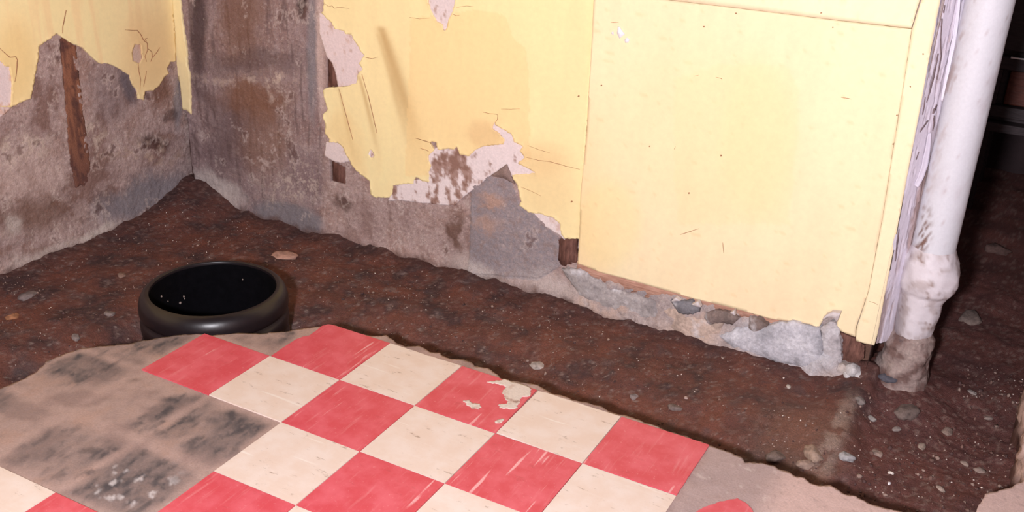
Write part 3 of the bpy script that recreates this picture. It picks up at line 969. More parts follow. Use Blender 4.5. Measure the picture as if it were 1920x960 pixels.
# right-hand board: three pieces with open joints between them
BD = 0.014
px_b = lambda pts: px_poly('back', pts, BD)
bot = c5((200, 178), (240, 193), (300, 218), (400, 243), (520, 277), (620, 306), (720, 336), (850, 366), (960, 396), (1070, 428), (1130, 434), (1185, 437), (1240, 455), (1282, 470), (1298, 440), (1312, 420), (1330, 404),
         (1352, 412), (1378, 402), (1366, 440), (1368, 474), (1400, 490), (1448, 508), (1451, 470))
strip_l = [(1710, 56), (1693, 160), (1672, 290), (1655, 400), (1630, 530), (1605, 620)]      # joint between panel and right strip
topj = [(1117, -18), (1270, 3), (1420, 21), (1560, 38), (1707, 55)]
main = px_b([(1113, 3)] + [(1108, 100), (1100, 250), (1089, 360), (1086, 440)] + bot + [(1628.5, 545), (1655.5, 403), (1672.5, 292), (1693.5, 162), (1709.6, 54.5)] + list(reversed([(1270, 2.2), (1420, 20.2), (1560, 37.2)])) + [(1117, -18.4)])
gB = (spaced([(0.45, 0.008, 1.40)]), spaced([(0.02, 0.008, 1.0)]))
keepB = lambda a, b: False
main_b = sheet('yellow_panel', 'back', main, -0.004, BD, M_paint, wall_back, amp=0.0005, step=0.005, grid=gB, colf=yellow_col((250, 226, 184), 111, ex_board), seed=21, und=0.0015, freq=70)
tag(main_b, 'large pale yellow panel set into the wall')
right = px_b([(1710, 55), (1694, 162), (1673, 292), (1656, 403), (1629, 545)] + c5((1453, 475), (1452, 525), (1490, 536), (1534, 546)) + [(1646, 624), (1652.5, 587), (1663, 532), (1674, 474), (1684, 420), (1703, 320), (1727, 195), (1745, 95), (1763, 0)])
right = right + [(right[-1][0] - 0.004, 1.0), (right[0][0] + 0.012, 1.0)]
sheet('yellow_edge_board', 'back', right, -0.004, BD + 0.0012, M_paint, wall_back, amp=0.0004, step=0.006, grid=gB, colf=yellow_col((251, 228, 188), 113, ex_board), seed=22)
tp = px_b([(1117, -19), (1270, 1.5), (1420, 19.5), (1560, 36.5), (1709, 53)])
tp = tp + [(1.3325, 1.0), (1.3875, 1.002), (1.3875, 2.35), (0.471, 2.35)]
sheet('yellow_panel', 'back', tp, -0.004, BD + 0.0006, M_paint, wall_back, amp=0.0003, step=0.006, grid=(gB[0], spaced([(0.85, .02, 1.2), (1.2, .1, 2.3)])), colf=yellow_col((251, 229, 190), 115, ex_board), seed=23)

# brown wooden plate under the board and the wooden posts showing in the gaps
plate_px = c5((195, 168), (240, 193), (400, 243), (620, 306), (850, 366), (1070, 430), (1190, 437), (1250, 465), (1235, 462), (1150, 480), (1060, 462), (975, 430), (900, 412), (830, 398), (760, 396), (720, 372), (650, 350), (600, 360), (520, 345),
                (450, 308), (400, 308), (370, 290), (300, 262), (240, 240), (215, 225), (195, 205))
sheet('wood_plate', 'back', px_b(plate_px), -0.02, 0.0105, M_woodh, wall_back, amp=0.0016, step=0.004, seed=33, freq=80, grid=gB, und=0.004)
sheet('wood_post', 'back', px_poly('back', c5((112, 70), (150, 62), (196, 68), (192, 190), (160, 195), (112, 180))), -0.022, 0.001, M_wood, wall_back, amp=0.0012, seed=34)
sheet('wood_post', 'back', px_poly('back', c5((1382, 485), (1450, 512), (1492, 545), (1488, 600), (1440, 640), (1384, 645))), -0.022, 0.005, M_wood, wall_back, amp=0.0014, seed=35)
sheet('wood_post', 'back', px_poly('back', [(613, 100), (628, 118), (637, 164), (613, 165)]), -0.021, -0.008, M_wood, wall_back, amp=0.0008, seed=36)
sheet('wood_post', 'back', px_poly('back', [(620, 298), (646, 312), (647, 346), (622, 342)]), -0.021, -0.008, M_wood, wall_back, amp=0.0008, seed=37)
# stud showing in the slot of the left wall
stud = px_poly('left', [(109, 64), (140, 85), (146, 140), (152, 200), (159, 250), (166, 305), (164, 340), (158, 356), (148, 346), (140, 352), (129, 310), (121, 200), (115, 120)], -0.006)
def stud_col(s, t, d, V):
    n1 = fbm(s * 60, t * 8, 4, 161); n2 = fbm(s * 30, t * 20, 4, 162)
    C = np.tile(lin((146, 98, 76)), (len(s), 1))
    C = mixc(C, (112, 74, 62), sm(-0.1, 0.3, n1))
    C = mixc(C, (86, 58, 54), sm(0.12, 0.35, n2) * 0.8)
    C = mixc(C, (96, 66, 62), sm(0.35, 0.05, t) * 0.7)
    return C


o = sheet('wood_stud', 'left', stud, -0.012, 0.0005, M_plaster, wall_left, amp=0.0028, seed=38, colf=stud_col, grid=(spaced([(0.4, .006, 0.6)]), spaced([(-.1, .006, .62)])))
tag(o, 'rusty brown wooden stud showing in the plaster')


# left wall paint
yl2 = px_poly('left', cA((-60, 640), (0, 640), (65, 640), (130, 605), (180, 590), (190, 520), (215, 400), (230, 275), (270, 245), (335, 200), (400, 245), (430, 262), (490, 285), (545, 340), (590, 380), (640, 378), (700, 405), (770, 450),
                         (790, 510), (815, 540), (825, 590), (855, 600), (862, 545), (915, 540), (950, 510), (980, 460), (1006, 440), (998, 410), (1015, 370), (1046, 366), (1048, 290), (1046, 240), (1035, 100), (1030, 0)))
yl2 = [(-2.3, 2.35), (-2.3, 0.30)] + yl2 + [(0.918, 0.66), (0.918, 2.35)]
pale_hole = px_poly('left', cA((-40, 350), (0, 368), (28, 398), (50, 402), (60, 450), (66, 512), (62, 590), (58, 632), (0, 634), (-40, 630)))
nick = px_poly('left', cA((800, 268), (835, 262), (842, 300), (848, 350), (832, 378), (795, 368), (788, 320)))


def ex_left(C, s, t, u, v, n1, n2, st):
    C = mixc(C, (232, 196, 146), sm(0.0, 0.4, st + 0.4 * n1) * 0.4)
    C = mixc(C, (226, 184, 128), ell(u, v, 285, 100, 50, 80, 0.6) * 0.5)
    C = mixc(C, (232, 198, 130), ell(u, v, 30, 120, 40, 80, 0.6) * 0.5)
    return C


gL = (spaced([(-0.6, .03, 0.05), (0.05, 0.006, 0.93)]), spaced([(0.2, 0.006, 0.75), (0.75, 0.06, 2.3)]))
o = sheet('yellow_paint', 'left', yl2, -0.003, 0.005, M_paint, wall_left, holes=[pale_hole, nick], amp=0.0018, step=0.0036, grid=gL, colf=yellow_col((250, 228, 172), 121, ex_left), lift=0.002, und=0.002, seed=41, freq=90,
          keep=lambda a, b: a[0] < 0.05 or a[1] > 0.7)


def left_patch(px, base, other, seed):
    P = px_poly('left', px); a = np.array(P)
    g = (np.arange(a[:, 0].min(), a[:, 0].max(), 0.005), np.arange(a[:, 1].min(), a[:, 1].max(), 0.005))
    return sheet('white_plaster', 'left', P, -0.004, 0.0025, M_white, wall_left, amp=0.0018, step=0.004, grid=g, colf=white_col(base, other, seed), seed=seed)


left_patch(cA((-60, 330), (10, 340), (60, 380), (75, 500), (70, 640), (20, 690), (-60, 740)), (226, 208, 206), (214, 178, 160), 211)
left_patch(cA((785, 255), (840, 255), (855, 380), (785, 380)), (206, 178, 160), (196, 160, 140), 212)
left_patch(cA((780, 440), (800, 470), (815, 520), (820, 560), (800, 520), (788, 480)), (224, 200, 196), (206, 176, 164), 213)


# cracks: thin dark grooves in the paint
def ribbon(plane, px, w, depth, parent, seed=0, name='crack'):
    P = np.array(px_poly(plane, px, depth))
    Q = []
    for a, b in zip(P[:-1], P[1:]):
        n = max(1, int(np.linalg.norm(b - a) / 0.008))
        for q in range(n): Q.append(a + (b - a) * q / n)
    Q.append(P[-1]); Q = np.array(Q)
    Q = Q + 0.0012 * np.stack([fbm(Q[:, 0] * 60, Q[:, 1] * 60, 3, seed), fbm(Q[:, 0] * 60, Q[:, 1] * 60, 3, seed + 9)], 1)
    T = np.gradient(Q, axis=0); T /= np.linalg.norm(T, axis=1)[:, None] + 1e-9
    Nn = np.stack([-T[:, 1], T[:, 0]], 1)
    k = np.linspace(0, 1, len(Q))
    ww = w * (0.35 + 0.65 * np.sin(np.pi * np.clip(k * 0.9 + 0.08, 0, 1))) * (0.8 + 0.5 * fbm(k * 9, k * 0 + seed, 2, seed))
    A, B = Q + Nn * ww[:, None] / 2, Q - Nn * ww[:, None] / 2
    n = len(Q)
    s = np.concatenate([A[:, 0], B[:, 0], A[:, 0], B[:, 0]]); t = np.concatenate([A[:, 1], B[:, 1], A[:, 1], B[:, 1]])
    d = np.concatenate([np.full(2 * n, depth + 0.0004), np.full(2 * n, depth - 0.003)])
    V = PLANES[plane](s, t, d)
    F = []
    for i in range(n - 1):
        F += [(i, i + 1, n + i + 1, n + i), (i, 2 * n + i, 2 * n + i + 1, i + 1), (n + i, n + i + 1, 3 * n + i + 1, 3 * n + i)]
    return link(name, mesh(name, V, F), M_crack, parent)


for k, (pts, w) in enumerate([
    (cD((95, 25), (115, 40), (135, 35), (150, 50), (180, 45), (240, 52)), 0.002),
    (cD((335, 345), (375, 352), (410, 342)), 0.0015),
    (cD((315, 445), (330, 500), (355, 580), (380, 690), (405, 800)), 0.0026),
    (cD((175, 525), (200, 620), (230, 730), (260, 840)), 0.0018),
    (cD((640, 830), (690, 845), (730, 860)), 0.0022),
    (cD((665, 890), (700, 900), (720, 912)), 0.002),
    (cD((1040, 672), (1080, 682), (1120, 685), (1132, 690)), 0.0018),
    (cD((1130, 690), (1128, 715), (1112, 745)), 0.002),
    (cD((1150, 655), (1210, 655), (1265, 652)), 0.0014),
    (cD((860, 85), (880, 95), (900, 92)), 0.002),
    (cD((600, 105), (660, 112), (720, 108)), 0.0012),
    (cD((880, 45), (940, 36), (985, 40)), 0.0012),
    (c4((1020, 275), (1080, 290), (1130, 295), (1190, 312), (1240, 325), (1265, 330)), 0.0022),
    (c4((1000, 410), (1040, 425), (1090, 450)), 0.0015),
    (c4((1030, 222), (1090, 245), (1130, 255)), 0.0015),
    (c4((525, 190), (560, 200), (592, 208)), 0.0018),
]):
    ribbon('back', pts, w * 0.8, 0.0068, wall_back, 300 + k)
ribbon('back', cA((1030, 0), (1036, 100), (1046, 240), (1040, 290), (1052, 360)), 0.004, 0.0068, wall_back, 330)
for k, (pts, w) in enumerate([
    (cA((398, 62), (388, 110), (378, 160), (376, 200)), 0.0025),
    (cA((750, 178), (790, 182), (825, 182), (850, 215), (860, 240), (885, 260), (885, 300), (870, 340), (880, 370)), 0.0028),
    (cA((885, 290), (910, 310), (915, 340), (905, 370)), 0.0022),
    (cA((880, 250), (870, 232), (885, 228)), 0.002),
    (cA((915, 345), (945, 310), (960, 285)), 0.002),
    (cA((830, 378), (835, 430), (845, 480), (840, 540)), 0.0015),
    (cA((0, 290), (30, 320), (60, 345), (95, 340), (105, 360), (100, 440), (90, 490)), 0.0025),
    (cA((880, 425), (870, 480), (862, 520)), 0.0014),
]):
    ribbon('left', pts, w, 0.0064, wall_left, 340 + k)
# chips and scuffs on the board
chips = [(1128, 160), (1085, 180), (1540, 24), (1380, 25), (1562, 51), (1352, 291), (1292, 362), (1218, 274), (1320, 50), (1682, 216), (1675, 270), (1731, 101), (1072, 378), (1707, 162)]
for k, (x, y) in enumerate(chips):
    r = random.Random(k)
    q = [(x + 1.7 * math.cos(a) * r.uniform(.5, 1.2), y + 1.7 * math.sin(a) * r.uniform(.5, 1.2)) for a in np.arange(0, 6.28, 0.9)]
    sheet('paint_chip', 'back', px_b(q), BD, BD + 0.0022, M_crack, wall_back, amp=0.0003)
for k, pts in enumerate([[(1342, 145), (1352, 147), (1354, 149)], [(1577, 182), (1596, 186)], [(1302, 143), (1310, 141)], [(1264, 280), (1266, 275)], [(1275, 440), (1310, 429)], [(1355, 455), (1357, 475)],
                         [(1629, 565), (1640, 568), (1646, 572)], [(1145, 42), (1160, 42)]]):
    ribbon('back', pts, 0.0016, BD + 0.0015, wall_back, 380 + k, 'scuff')
for k, q in enumerate([[(1157, 62), (1159, 49), (1163, 51), (1167, 58), (1172, 64), (1167, 68), (1162, 72)], [(1171, 75), (1176, 70), (1181, 74), (1178, 80), (1173, 80)], [(1146, 62), (1150, 58), (1151, 66)]]):
    sheet('white_chip', 'back', px_b(q), BD, BD + 0.0022, M_white, wall_back, amp=0.0003, color=(244, 240, 244))


# ---------------------------------------------------------------- lumps, stones
def ico(sub=2):
    import bmesh
    bm = bmesh.new(); bmesh.ops.create_icosphere(bm, subdivisions=sub, radius=1.0)
    V = np.array([v.co[:] for v in bm.verts]); F = np.array([[v.index for v in f.verts] for f in bm.faces]); bm.free()
    return V, F


ICO = {k: ico(k) for k in (1, 2, 3, 4)}


def lump_mesh(name, size, rotz, color, seed, sub=3, rough=0.28, color2=None, flat=1.0):
    V, F = ICO[sub]
    n = fbm(V[:, 0] * 1.3 + seed, V[:, 1] * 1.3 + V[:, 2] * 1.7, 4, seed) + 0.5 * fbm(V[:, 2] * 2.2 + seed, V[:, 0] * 2 - V[:, 1], 3, seed + 1)
    # facet by clamping against a few planes so that it reads as broken stone
    rng = np.random.default_rng(seed)
    P = V * (1 + rough * n)[:, None]
    for _ in range(7):
        d = rng.normal(size=3); d /= np.linalg.norm(d)
        k = rng.uniform(0.62, 0.85)
        ex = P @ d - k
        P = P - np.clip(ex, 0, None)[:, None] * d[None, :] * 0.9
    P = P * np.array(size)[None, :] / 2
    c, s = math.cos(rotz), math.sin(rotz)
    P = np.stack([P[:, 0] * c - P[:, 1] * s, P[:, 0] * s + P[:, 1] * c, P[:, 2]], 1)
    C = np.tile(lin(color), (len(P), 1))
    m = sm(0.0, 0.4, fbm(P[:, 0] * 60 + seed, P[:, 1] * 60 + P[:, 2] * 70, 4, seed + 3))
    C = mixc(C, color2 or tuple(int(x * 0.72) for x in color), m * 0.8)
    return mesh(name, P, F, C)


def wall_lump(name, x, y, w, h, depth, color, seed, color2=None, out=0.5):
    """stone bedded in the foot of the back wall"""
    p = on_y(x, y, YW - 0.02)
    k = 1.0 / FPX * np.linalg.norm(p - CAM)
    me = lump_mesh(name, (w * k * 1.12, depth, h * k * 1.12), 0, color, seed, 3, 0.22, color2)
    o = link(name, me, M_stone, wall_back)
    o.location = (p[0], YW - 0.012 - out * 0.01, p[2])
    return o


def cement_col(base, seed):
    def f(s, t, d, V):
        n1 = fbm(s * 14, t * 14, 4, seed); n2 = fbm(s * 60, t * 60, 4, seed + 1)
        C = np.tile(lin(base), (len(s), 1))
        C = mixc(C, tuple(int(x * 0.82) for x in base), sm(0, 0.35, n1 + 0.4 * n2) * 0.8)
        C = mixc(C, (226, 222, 226), sm(0.1, 0.4, -n1 + 0.3 * n2) * 0.5)
        C = mixc(C, (120, 98, 90), sm(-0.09, -0.125, t + 0.03 * n1) * 0.7)
        return C
    return f


def cement_block(pts, d1, base, seed, name='cement_block'):
    P = px_poly('back', c5(*pts), d1); a = np.array(P)
    g = (np.arange(a[:, 0].min(), a[:, 0].max(), 0.005), np.arange(a[:, 1].min(), a[:, 1].max(), 0.005))
    rel = lambda s, t: 0.006 * fbm(s * 22, t * 22, 5, seed + 5) - 0.012 * np.exp(-polydist(s, t, P) / 0.010)
    return sheet(name, 'back', P, -0.005, d1, M_stone, wall_back, amp=0.003, step=0.004, grid=g, colf=cement_col(base, seed), dfun=rel, seed=seed, freq=50)


cement_block([(830, 510), (900, 478), (1040, 462), (1160, 442), (1285, 476), (1300, 560), (1297, 640), (1210, 655), (1080, 625), (960, 590), (880, 560)], 0.034, (192, 188, 194), 411)
cement_block([(1290, 474), (1330, 442), (1355, 455), (1376, 490), (1384, 640), (1300, 640)], 0.030, (186, 178, 180), 412)
cement_block([(1290, 645), (1390, 640), (1424, 655), (1420, 735), (1392, 792), (1335, 765), (1292, 700)], 0.042, (190, 176, 170), 413)
cement_block([(560, 370), (640, 385), (760, 430), (850, 440), (840, 500), (790, 545), (700, 540), (600, 480)], 0.026, (194, 170, 156), 414)
cement_block([(120, 205), (200, 205), (300, 265), (440, 315), (545, 350), (590, 450), (470, 430), (330, 395), (200, 330)], 0.024, (172, 162, 160), 415)
for k, (pts, d1, c_) in enumerate([([(612, 352), (650, 346), (700, 358), (738, 376), (742, 402), (690, 414), (650, 402), (625, 380)], 0.034, (128, 124, 128)),
                                   ([(770, 402), (830, 396), (900, 410), (928, 430), (890, 458), (830, 450), (780, 456), (762, 430)], 0.032, (134, 116, 110)),
                                   ([(965, 428), (1010, 438), (1048, 462), (1030, 490), (985, 510), (965, 480)], 0.036, (132, 114, 108))]):
    cement_block(pts, d1, c_, 420 + k, 'footing_stone')
for k, pts in enumerate([[(1300, 432), (1318, 408), (1345, 396), (1384, 400), (1366, 440), (1348, 420), (1325, 418)], [(620, 348), (642, 330), (662, 346)], [(712, 362), (742, 348), (754, 374), (735, 372)], [(885, 400), (905, 388), (908, 412)]]):
    sheet('plaster_chip', 'back', px_poly('back', c5(*pts), 0.036), 0.02, 0.037, M_white, wall_back, amp=0.0006, color=(214, 202, 200), seed=440 + k)
for k, (x, y, w, h) in enumerate([(1600, 692, 26, 22), (1612, 704, 20, 20), (1590, 700, 22, 18)]):
    wall_lump('cement_crumb', x, y, w, h, 0.05, (198, 192, 192), 430 + k, out=1.5)

# ---------------------------------------------------------------- painted wall end (jamb) between board and pipe
ends = spaced([(0.0, 0.003, 0.10)]); endt = spaced([(0.03, 0.006, 1.0), (1.0, 0.1, 2.35)])
S, T = np.meshgrid(ends, endt, indexing='ij'); S = S.ravel(); T = T.ravel()
nn = fbm(S * 42, T * 3.2, 4, 501); n2 = fbm(S * 90, T * 20, 4, 502)
peel = sm(0.10, 0.16, nn + 0.4 * n2 - 0.15 * sm(0.5, 0.2, T) * 0)
dd = -0.0035 * peel + 0.001 * n2
C = np.tile(lin((214, 206, 218)), (len(S), 1))
C = mixc(C, (196, 184, 192), peel * 0.7)
C = mixc(C, (168, 146, 142), sm(0.36, 0.42, nn + 0.4 * n2) * 0.7)
C = mixc(C, (156, 126, 116), sm(0.052, 0.062, S + 0.006 * nn) * sm(0.7, 0.5, T) * 0.75)
C = mixc(C, (150, 124, 116), sm(0.45, 0.2, T) * sm(0.0, 0.2, nn) * 0.6)
V = PLANES['end'](S, T, dd)
trim = link('trim_1', mesh('trim_1', V, grid_faces(len(ends), len(endt)), C), M_pipe)
tag(trim, 'narrow end of the yellow wall in peeling white paint beside the pipe', 'trim', kind='structure')
box('wood_core', (1.365, 0.985, 1.19), (0.02, 0.13, 2.32), M_wood, trim, bevel=0.001)


def flake(pts, w, curl, color, seed, name='paint_flake'):
    """curled strip of paint hanging on the wall end: centre line in photo pixels"""
    P = np.array(px_poly('end', pts, 0.004))
    Q = []
    for a, b in zip(P[:-1], P[1:]):
        for q in range(8): Q.append(a + (b - a) * q / 8)
    Q.append(P[-1]); Q = np.array(Q); n = len(Q)
    k = np.linspace(0, 1, n)
    rows = []
    T = np.gradient(Q, axis=0); T /= np.linalg.norm(T, axis=1)[:, None] + 1e-9
    Nn = np.stack([-T[:, 1], T[:, 0]], 1)
    wid = w * np.sin(np.pi * (0.06 + 0.88 * k)) ** 0.6 * (1 + 0.35 * fbm(k * 6, k * 0 + seed, 2, seed))
    for c_ in np.linspace(-0.5, 0.5, 5):
        q = Q + Nn * (wid * c_)[:, None]
        d = 0.002 + curl * (c_ + 0.5) ** 2 * (0.4 + 0.6 * k)
        rows.append(PLANES['end'](q[:, 0], q[:, 1], d))
    V = np.concatenate(rows)
    F = [(r * n + i, r * n + i + 1, (r + 1) * n + i + 1, (r + 1) * n + i) for r in range(4) for i in range(n - 1)]
    o = link(name, mesh(name, V, F, np.tile(lin(color), (len(V), 1))), M_pipe, trim)
    md = o.modifiers.new('thick', 'SOLIDIFY'); md.thickness = 0.0012
    return o


flake([(1800, -12), (1796, 30), (1790, 70), (1782, 110), (1774, 150), (1766, 190)], 0.010, 0.007, (226, 220, 230), 2)
flake([(1744, 250), (1740, 280), (1734, 310), (1726, 332), (1717, 349)], 0.018, 0.008, (212, 204, 216), 6)
flake([(1682, 440), (1678, 455), (1677, 470)], 0.008, 0.005, (206, 198, 208), 8)

M_split = flat_mat('paint_split', (120, 104, 106), 0.9, 0.3, 80, bump=0, spec=0.1)
for k, (pts, w) in enumerate([([(1767, 35), (1764, 75), (1765, 105), (1757, 150)], 0.0035), ([(1760, 100), (1752, 140), (1744, 172), (1738, 192)], 0.0035), ([(1741, 226), (1733, 236), (1725, 248)], 0.0055),
                              ([(1757, 196), (1753, 206), (1750, 214)], 0.0075), ([(1752, 216), (1751, 235), (1749, 246)], 0.0045), ([(1746, 292), (1747, 306), (1752, 321)], 0.0080),
                              ([(1735, 182), (1733, 200), (1730, 215)], 0.003), ([(1723, 285), (1718, 300)], 0.003), ([(1772, 10), (1770, 25)], 0.003),
                              ([(1686, 430), (1683, 455), (1679, 490)], 0.005), ([(1745, 255), (1742, 275), (1737, 300)], 0.006)]):
    o = ribbon('end', pts, w, 0.0015, trim, 520 + k, 'paint_split')
    o.data.materials.clear(); o.data.materials.append(M_split)

# ---------------------------------------------------------------- space behind
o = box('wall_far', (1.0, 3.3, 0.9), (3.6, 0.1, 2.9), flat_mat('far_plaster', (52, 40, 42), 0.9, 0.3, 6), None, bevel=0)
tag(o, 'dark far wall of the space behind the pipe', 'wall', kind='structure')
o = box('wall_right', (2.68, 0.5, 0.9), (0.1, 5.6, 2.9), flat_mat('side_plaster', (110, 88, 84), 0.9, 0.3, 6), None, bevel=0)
tag(o, 'dark side wall on the right, beyond the pipe', 'wall', kind='structure')

# ================================================================== OBJECTS
# ---------------------------------------------------------------- soil pipe
PX, PY = 1.482, 0.972
pipe = empty('soil_pipe', (PX, PY, -0.16))
tag(pipe, 'white painted cast iron soil pipe with a thick hub, rising beside the yellow board', 'pipe')


def lathe(name, prof, cx, cy, n, colf, mat, parent, warp=0.0, seed=0, wf=8.0):
    """prof: list of (r, z, dx) resampled; angular noise for the lumpy cement"""
    prof = np.array(prof, float)
    a = np.linspace(0, 2 * np.pi, n, endpoint=False)
    A, K = np.meshgrid(a, np.arange(len(prof)), indexing='ij')
    r = prof[K.ravel(), 0]; z = prof[K.ravel(), 1]; dx = prof[K.ravel(), 2]; A = A.ravel()
    w = prof[K.ravel(), 3] if prof.shape[1] > 3 else np.ones(len(r))
    W_ = ((A - np.pi / 2) % (2 * np.pi)) * 0.06 * sm(0, 0.15, np.minimum((A - np.pi / 2) % (2 * np.pi), 2 * np.pi - (A - np.pi / 2) % (2 * np.pi)))
    nz = fbm(W_ * wf * 1.6, z * wf * 1.6, 4, seed) + 0.5 * fbm(W_ * 40, z * 40, 3, seed + 1)
    r = r + warp * w * nz
    V = np.stack([cx + dx + r * np.cos(A), cy + r * np.sin(A), z], 1)
    m = len(prof)
    F = []
    for i in range(n):
        j = (i + 1) % n
        for k in range(m - 1): F.append((i * m + k, j * m + k, j * m + k + 1, i * m + k + 1))
    return link(name, mesh(name, V, F, colf(V, A, nz)), mat, parent)


def resample(pts, step):
    out = []
    for a, b in zip(pts[:-1], pts[1:]):
        a = np.array(a, float); b = np.array(b, float)
        n = max(1, int(np.linalg.norm((b - a)[:2]) / step))
        for q in range(n):
            t = q / n
            out.append(a + (b - a) * (t * t * (3 - 2 * t) if abs(b[0] - a[0]) > 0.003 else t))
    out.append(np.array(pts[-1], float))
    return out


def pipe_col(V, A, nz):
    W_ = ((A - np.pi / 2) % (2 * np.pi)) * 0.06; z = V[:, 2]
    n1 = fbm(W_ * 14, z * 9, 4, 601); n2 = fbm(W_ * 90, z * 60, 4, 602)
    u, v = to_px(V)
    C = np.tile(lin((208, 208, 214)), (len(V), 1))
    C = mixc(C, (196, 190, 196), sm(0.1, 0.4, n1) * 0.6)
    C = mixc(C, (170, 150, 150), sm(0.40, 0.52, fbm(W_ * 110, z * 40, 3, 603)) * 0.55)
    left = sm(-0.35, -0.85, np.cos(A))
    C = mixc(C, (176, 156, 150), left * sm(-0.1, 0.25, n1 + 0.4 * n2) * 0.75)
    C = mixc(C, (116, 82, 68), ell(u + 10 * n1, v + 14 * n1, 1730, 440, 13, 48, 0.6, 8) * sm(0.02, 0.12, n2) * 0.95)
    return C


def hub_col(V, A, nz):
    W_ = ((A - np.pi / 2) % (2 * np.pi)) * 0.06; z = V[:, 2]
    n1 = fbm(W_ * 24, z * 24, 4, 611); n2 = ridge(W_ * 30, z * 30, 4, 612) - 0.72
    C = np.tile(lin((212, 204, 208)), (len(V), 1))
    C = mixc(C, (178, 164, 162), sm(0.0, 0.3, n1) * 0.7)
    C = mixc(C, (138, 112, 102), sm(0.12, 0.24, n2 + 0.3 * n1) * 0.75)
    dirty = sm(0.075, 0.03, V[:, 2] + 0.035 * n1)
    C = mixc(C, (146, 124, 114), dirty)
    C = mixc(C, (104, 78, 70), dirty * sm(0.0, 0.3, n1 + n2 * 0.5) * 0.8)
    C = mixc(C, (130, 116, 114), dirty * sm(0.05, 0.3, -n1) * 0.7)
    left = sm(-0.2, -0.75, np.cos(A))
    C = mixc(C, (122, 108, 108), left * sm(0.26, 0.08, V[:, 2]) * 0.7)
    return C


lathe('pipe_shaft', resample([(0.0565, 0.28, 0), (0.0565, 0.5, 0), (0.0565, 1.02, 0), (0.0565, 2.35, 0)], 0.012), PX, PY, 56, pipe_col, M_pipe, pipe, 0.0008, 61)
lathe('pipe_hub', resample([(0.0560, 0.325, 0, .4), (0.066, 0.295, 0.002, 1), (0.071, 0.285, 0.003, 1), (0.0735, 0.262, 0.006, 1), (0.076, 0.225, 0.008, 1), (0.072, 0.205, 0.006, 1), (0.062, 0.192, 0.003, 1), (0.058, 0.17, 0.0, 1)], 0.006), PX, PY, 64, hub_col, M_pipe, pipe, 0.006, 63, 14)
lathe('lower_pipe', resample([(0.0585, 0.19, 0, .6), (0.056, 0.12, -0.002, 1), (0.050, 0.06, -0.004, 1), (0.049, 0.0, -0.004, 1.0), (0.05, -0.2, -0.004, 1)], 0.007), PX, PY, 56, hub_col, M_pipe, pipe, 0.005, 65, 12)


def collar_col(V, A, nz):
    W_ = ((A - np.pi / 2) % (2 * np.pi)) * 0.06; z = V[:, 2]
    n1 = fbm(W_ * 22, z * 22, 4, 621); n2 = fbm(W_ * 70, z * 70, 4, 622)
    C = np.tile(lin((150, 130, 124)), (len(V), 1))
    C = mixc(C, (108, 82, 76), sm(0.0, 0.25, n1 + 0.4 * n2) * 0.85)
    C = mixc(C, (74, 68, 74), sm(0.22, 0.36, fbm(W_ * 16, z * 16, 4, 623)) * 0.7)
    C = mixc(C, (172, 154, 146), sm(0.05, 0.35, -n1 + 0.4 * n2) * 0.6)
    C = mixc(C, (94, 68, 62), sm(-0.10, -0.15, V[:, 2] + 0.03 * n1) * 0.8)
    return C


lathe('cement_collar', resample([(0.046, 0.070, 0.0, .5), (0.056, 0.055, -0.002, 1), (0.064, 0.025, -0.006, 1.2), (0.068, -0.02, -0.008, 1.3), (0.071, -0.06, -0.010, 1.3), (0.076, -0.09, -0.012, 1.4), (0.09, -0.12, -0.010, 1.2), (0.115, -0.19, -0.006, 1)], 0.006),
      PX, PY, 72, collar_col, M_stone, pipe, 0.011, 67, 10)

# ---------------------------------------------------------------- sump basin
bx, by_ = BAS
basin = empty('sump_basin', (bx, by_, -0.42))
tag(basin, 'round black plastic sump basin with a thick rolled rim, sunk in the dirt', 'basin')


def spin(name, prof, mat, parent, n=96):
    prof = np.array(prof, float); m = len(prof)
    a = np.linspace(0, 2 * np.pi, n, endpoint=False)
    V = np.concatenate([np.stack([bx + prof[:, 0] * math.cos(x), by_ + prof[:, 0] * math.sin(x), prof[:, 1]], 1) for x in a])
    F = []
    for i in range(n):
        j = (i + 1) % n
        for k in range(m - 1): F.append((i * m + k, j * m + k, j * m + k + 1, i * m + k + 1))
    return link(name, mesh(name, V, F), mat, parent)


ZR = 0.032       # top of the rim
# inner edge on top, shoulder rolling outwards and down
rim = [(0.1795, ZR - 0.012), (0.180, ZR - 0.003), (0.1815, ZR), (0.184, ZR - 0.001)]
for k in range(1, 15):
    a = math.pi / 2 * k / 14
    rim.append((0.184 + 0.029 * math.sin(a), ZR - 0.001 - 0.042 * (1 - math.cos(a))))
rim += [(0.2135, ZR - 0.052), (0.2125, ZR - 0.060), (0.209, ZR - 0.064), (0.204, ZR - 0.066)]
spin('rim', rim[::-1], M_black, basin)
body = [(0.204, ZR - 0.064)]
z = ZR - 0.064
for k in range(6):                          # corrugated wall below the rim
    body += [(0.203, z - 0.006), (0.210, z - 0.014), (0.2125, z - 0.026), (0.2125, z - 0.044), (0.210, z - 0.056), (0.203, z - 0.064)]
    z -= 0.064
spin('body', body[::-1], M_black, basin)
spin('inner_wall', [(0.1795, ZR - 0.010), (0.1790, -0.10), (0.178, -0.2), (0.176, -0.40), (0.17, -0.418)], M_blackshade, basin)
me = mesh('bottom', [(bx + 0.176 * math.cos(a), by_ + 0.176 * math.sin(a), -0.416) for a in np.linspace(0, 2 * np.pi, 48, endpoint=False)], [tuple(range(48))])
link('bottom', me, M_blackshade, basin, smooth=False)
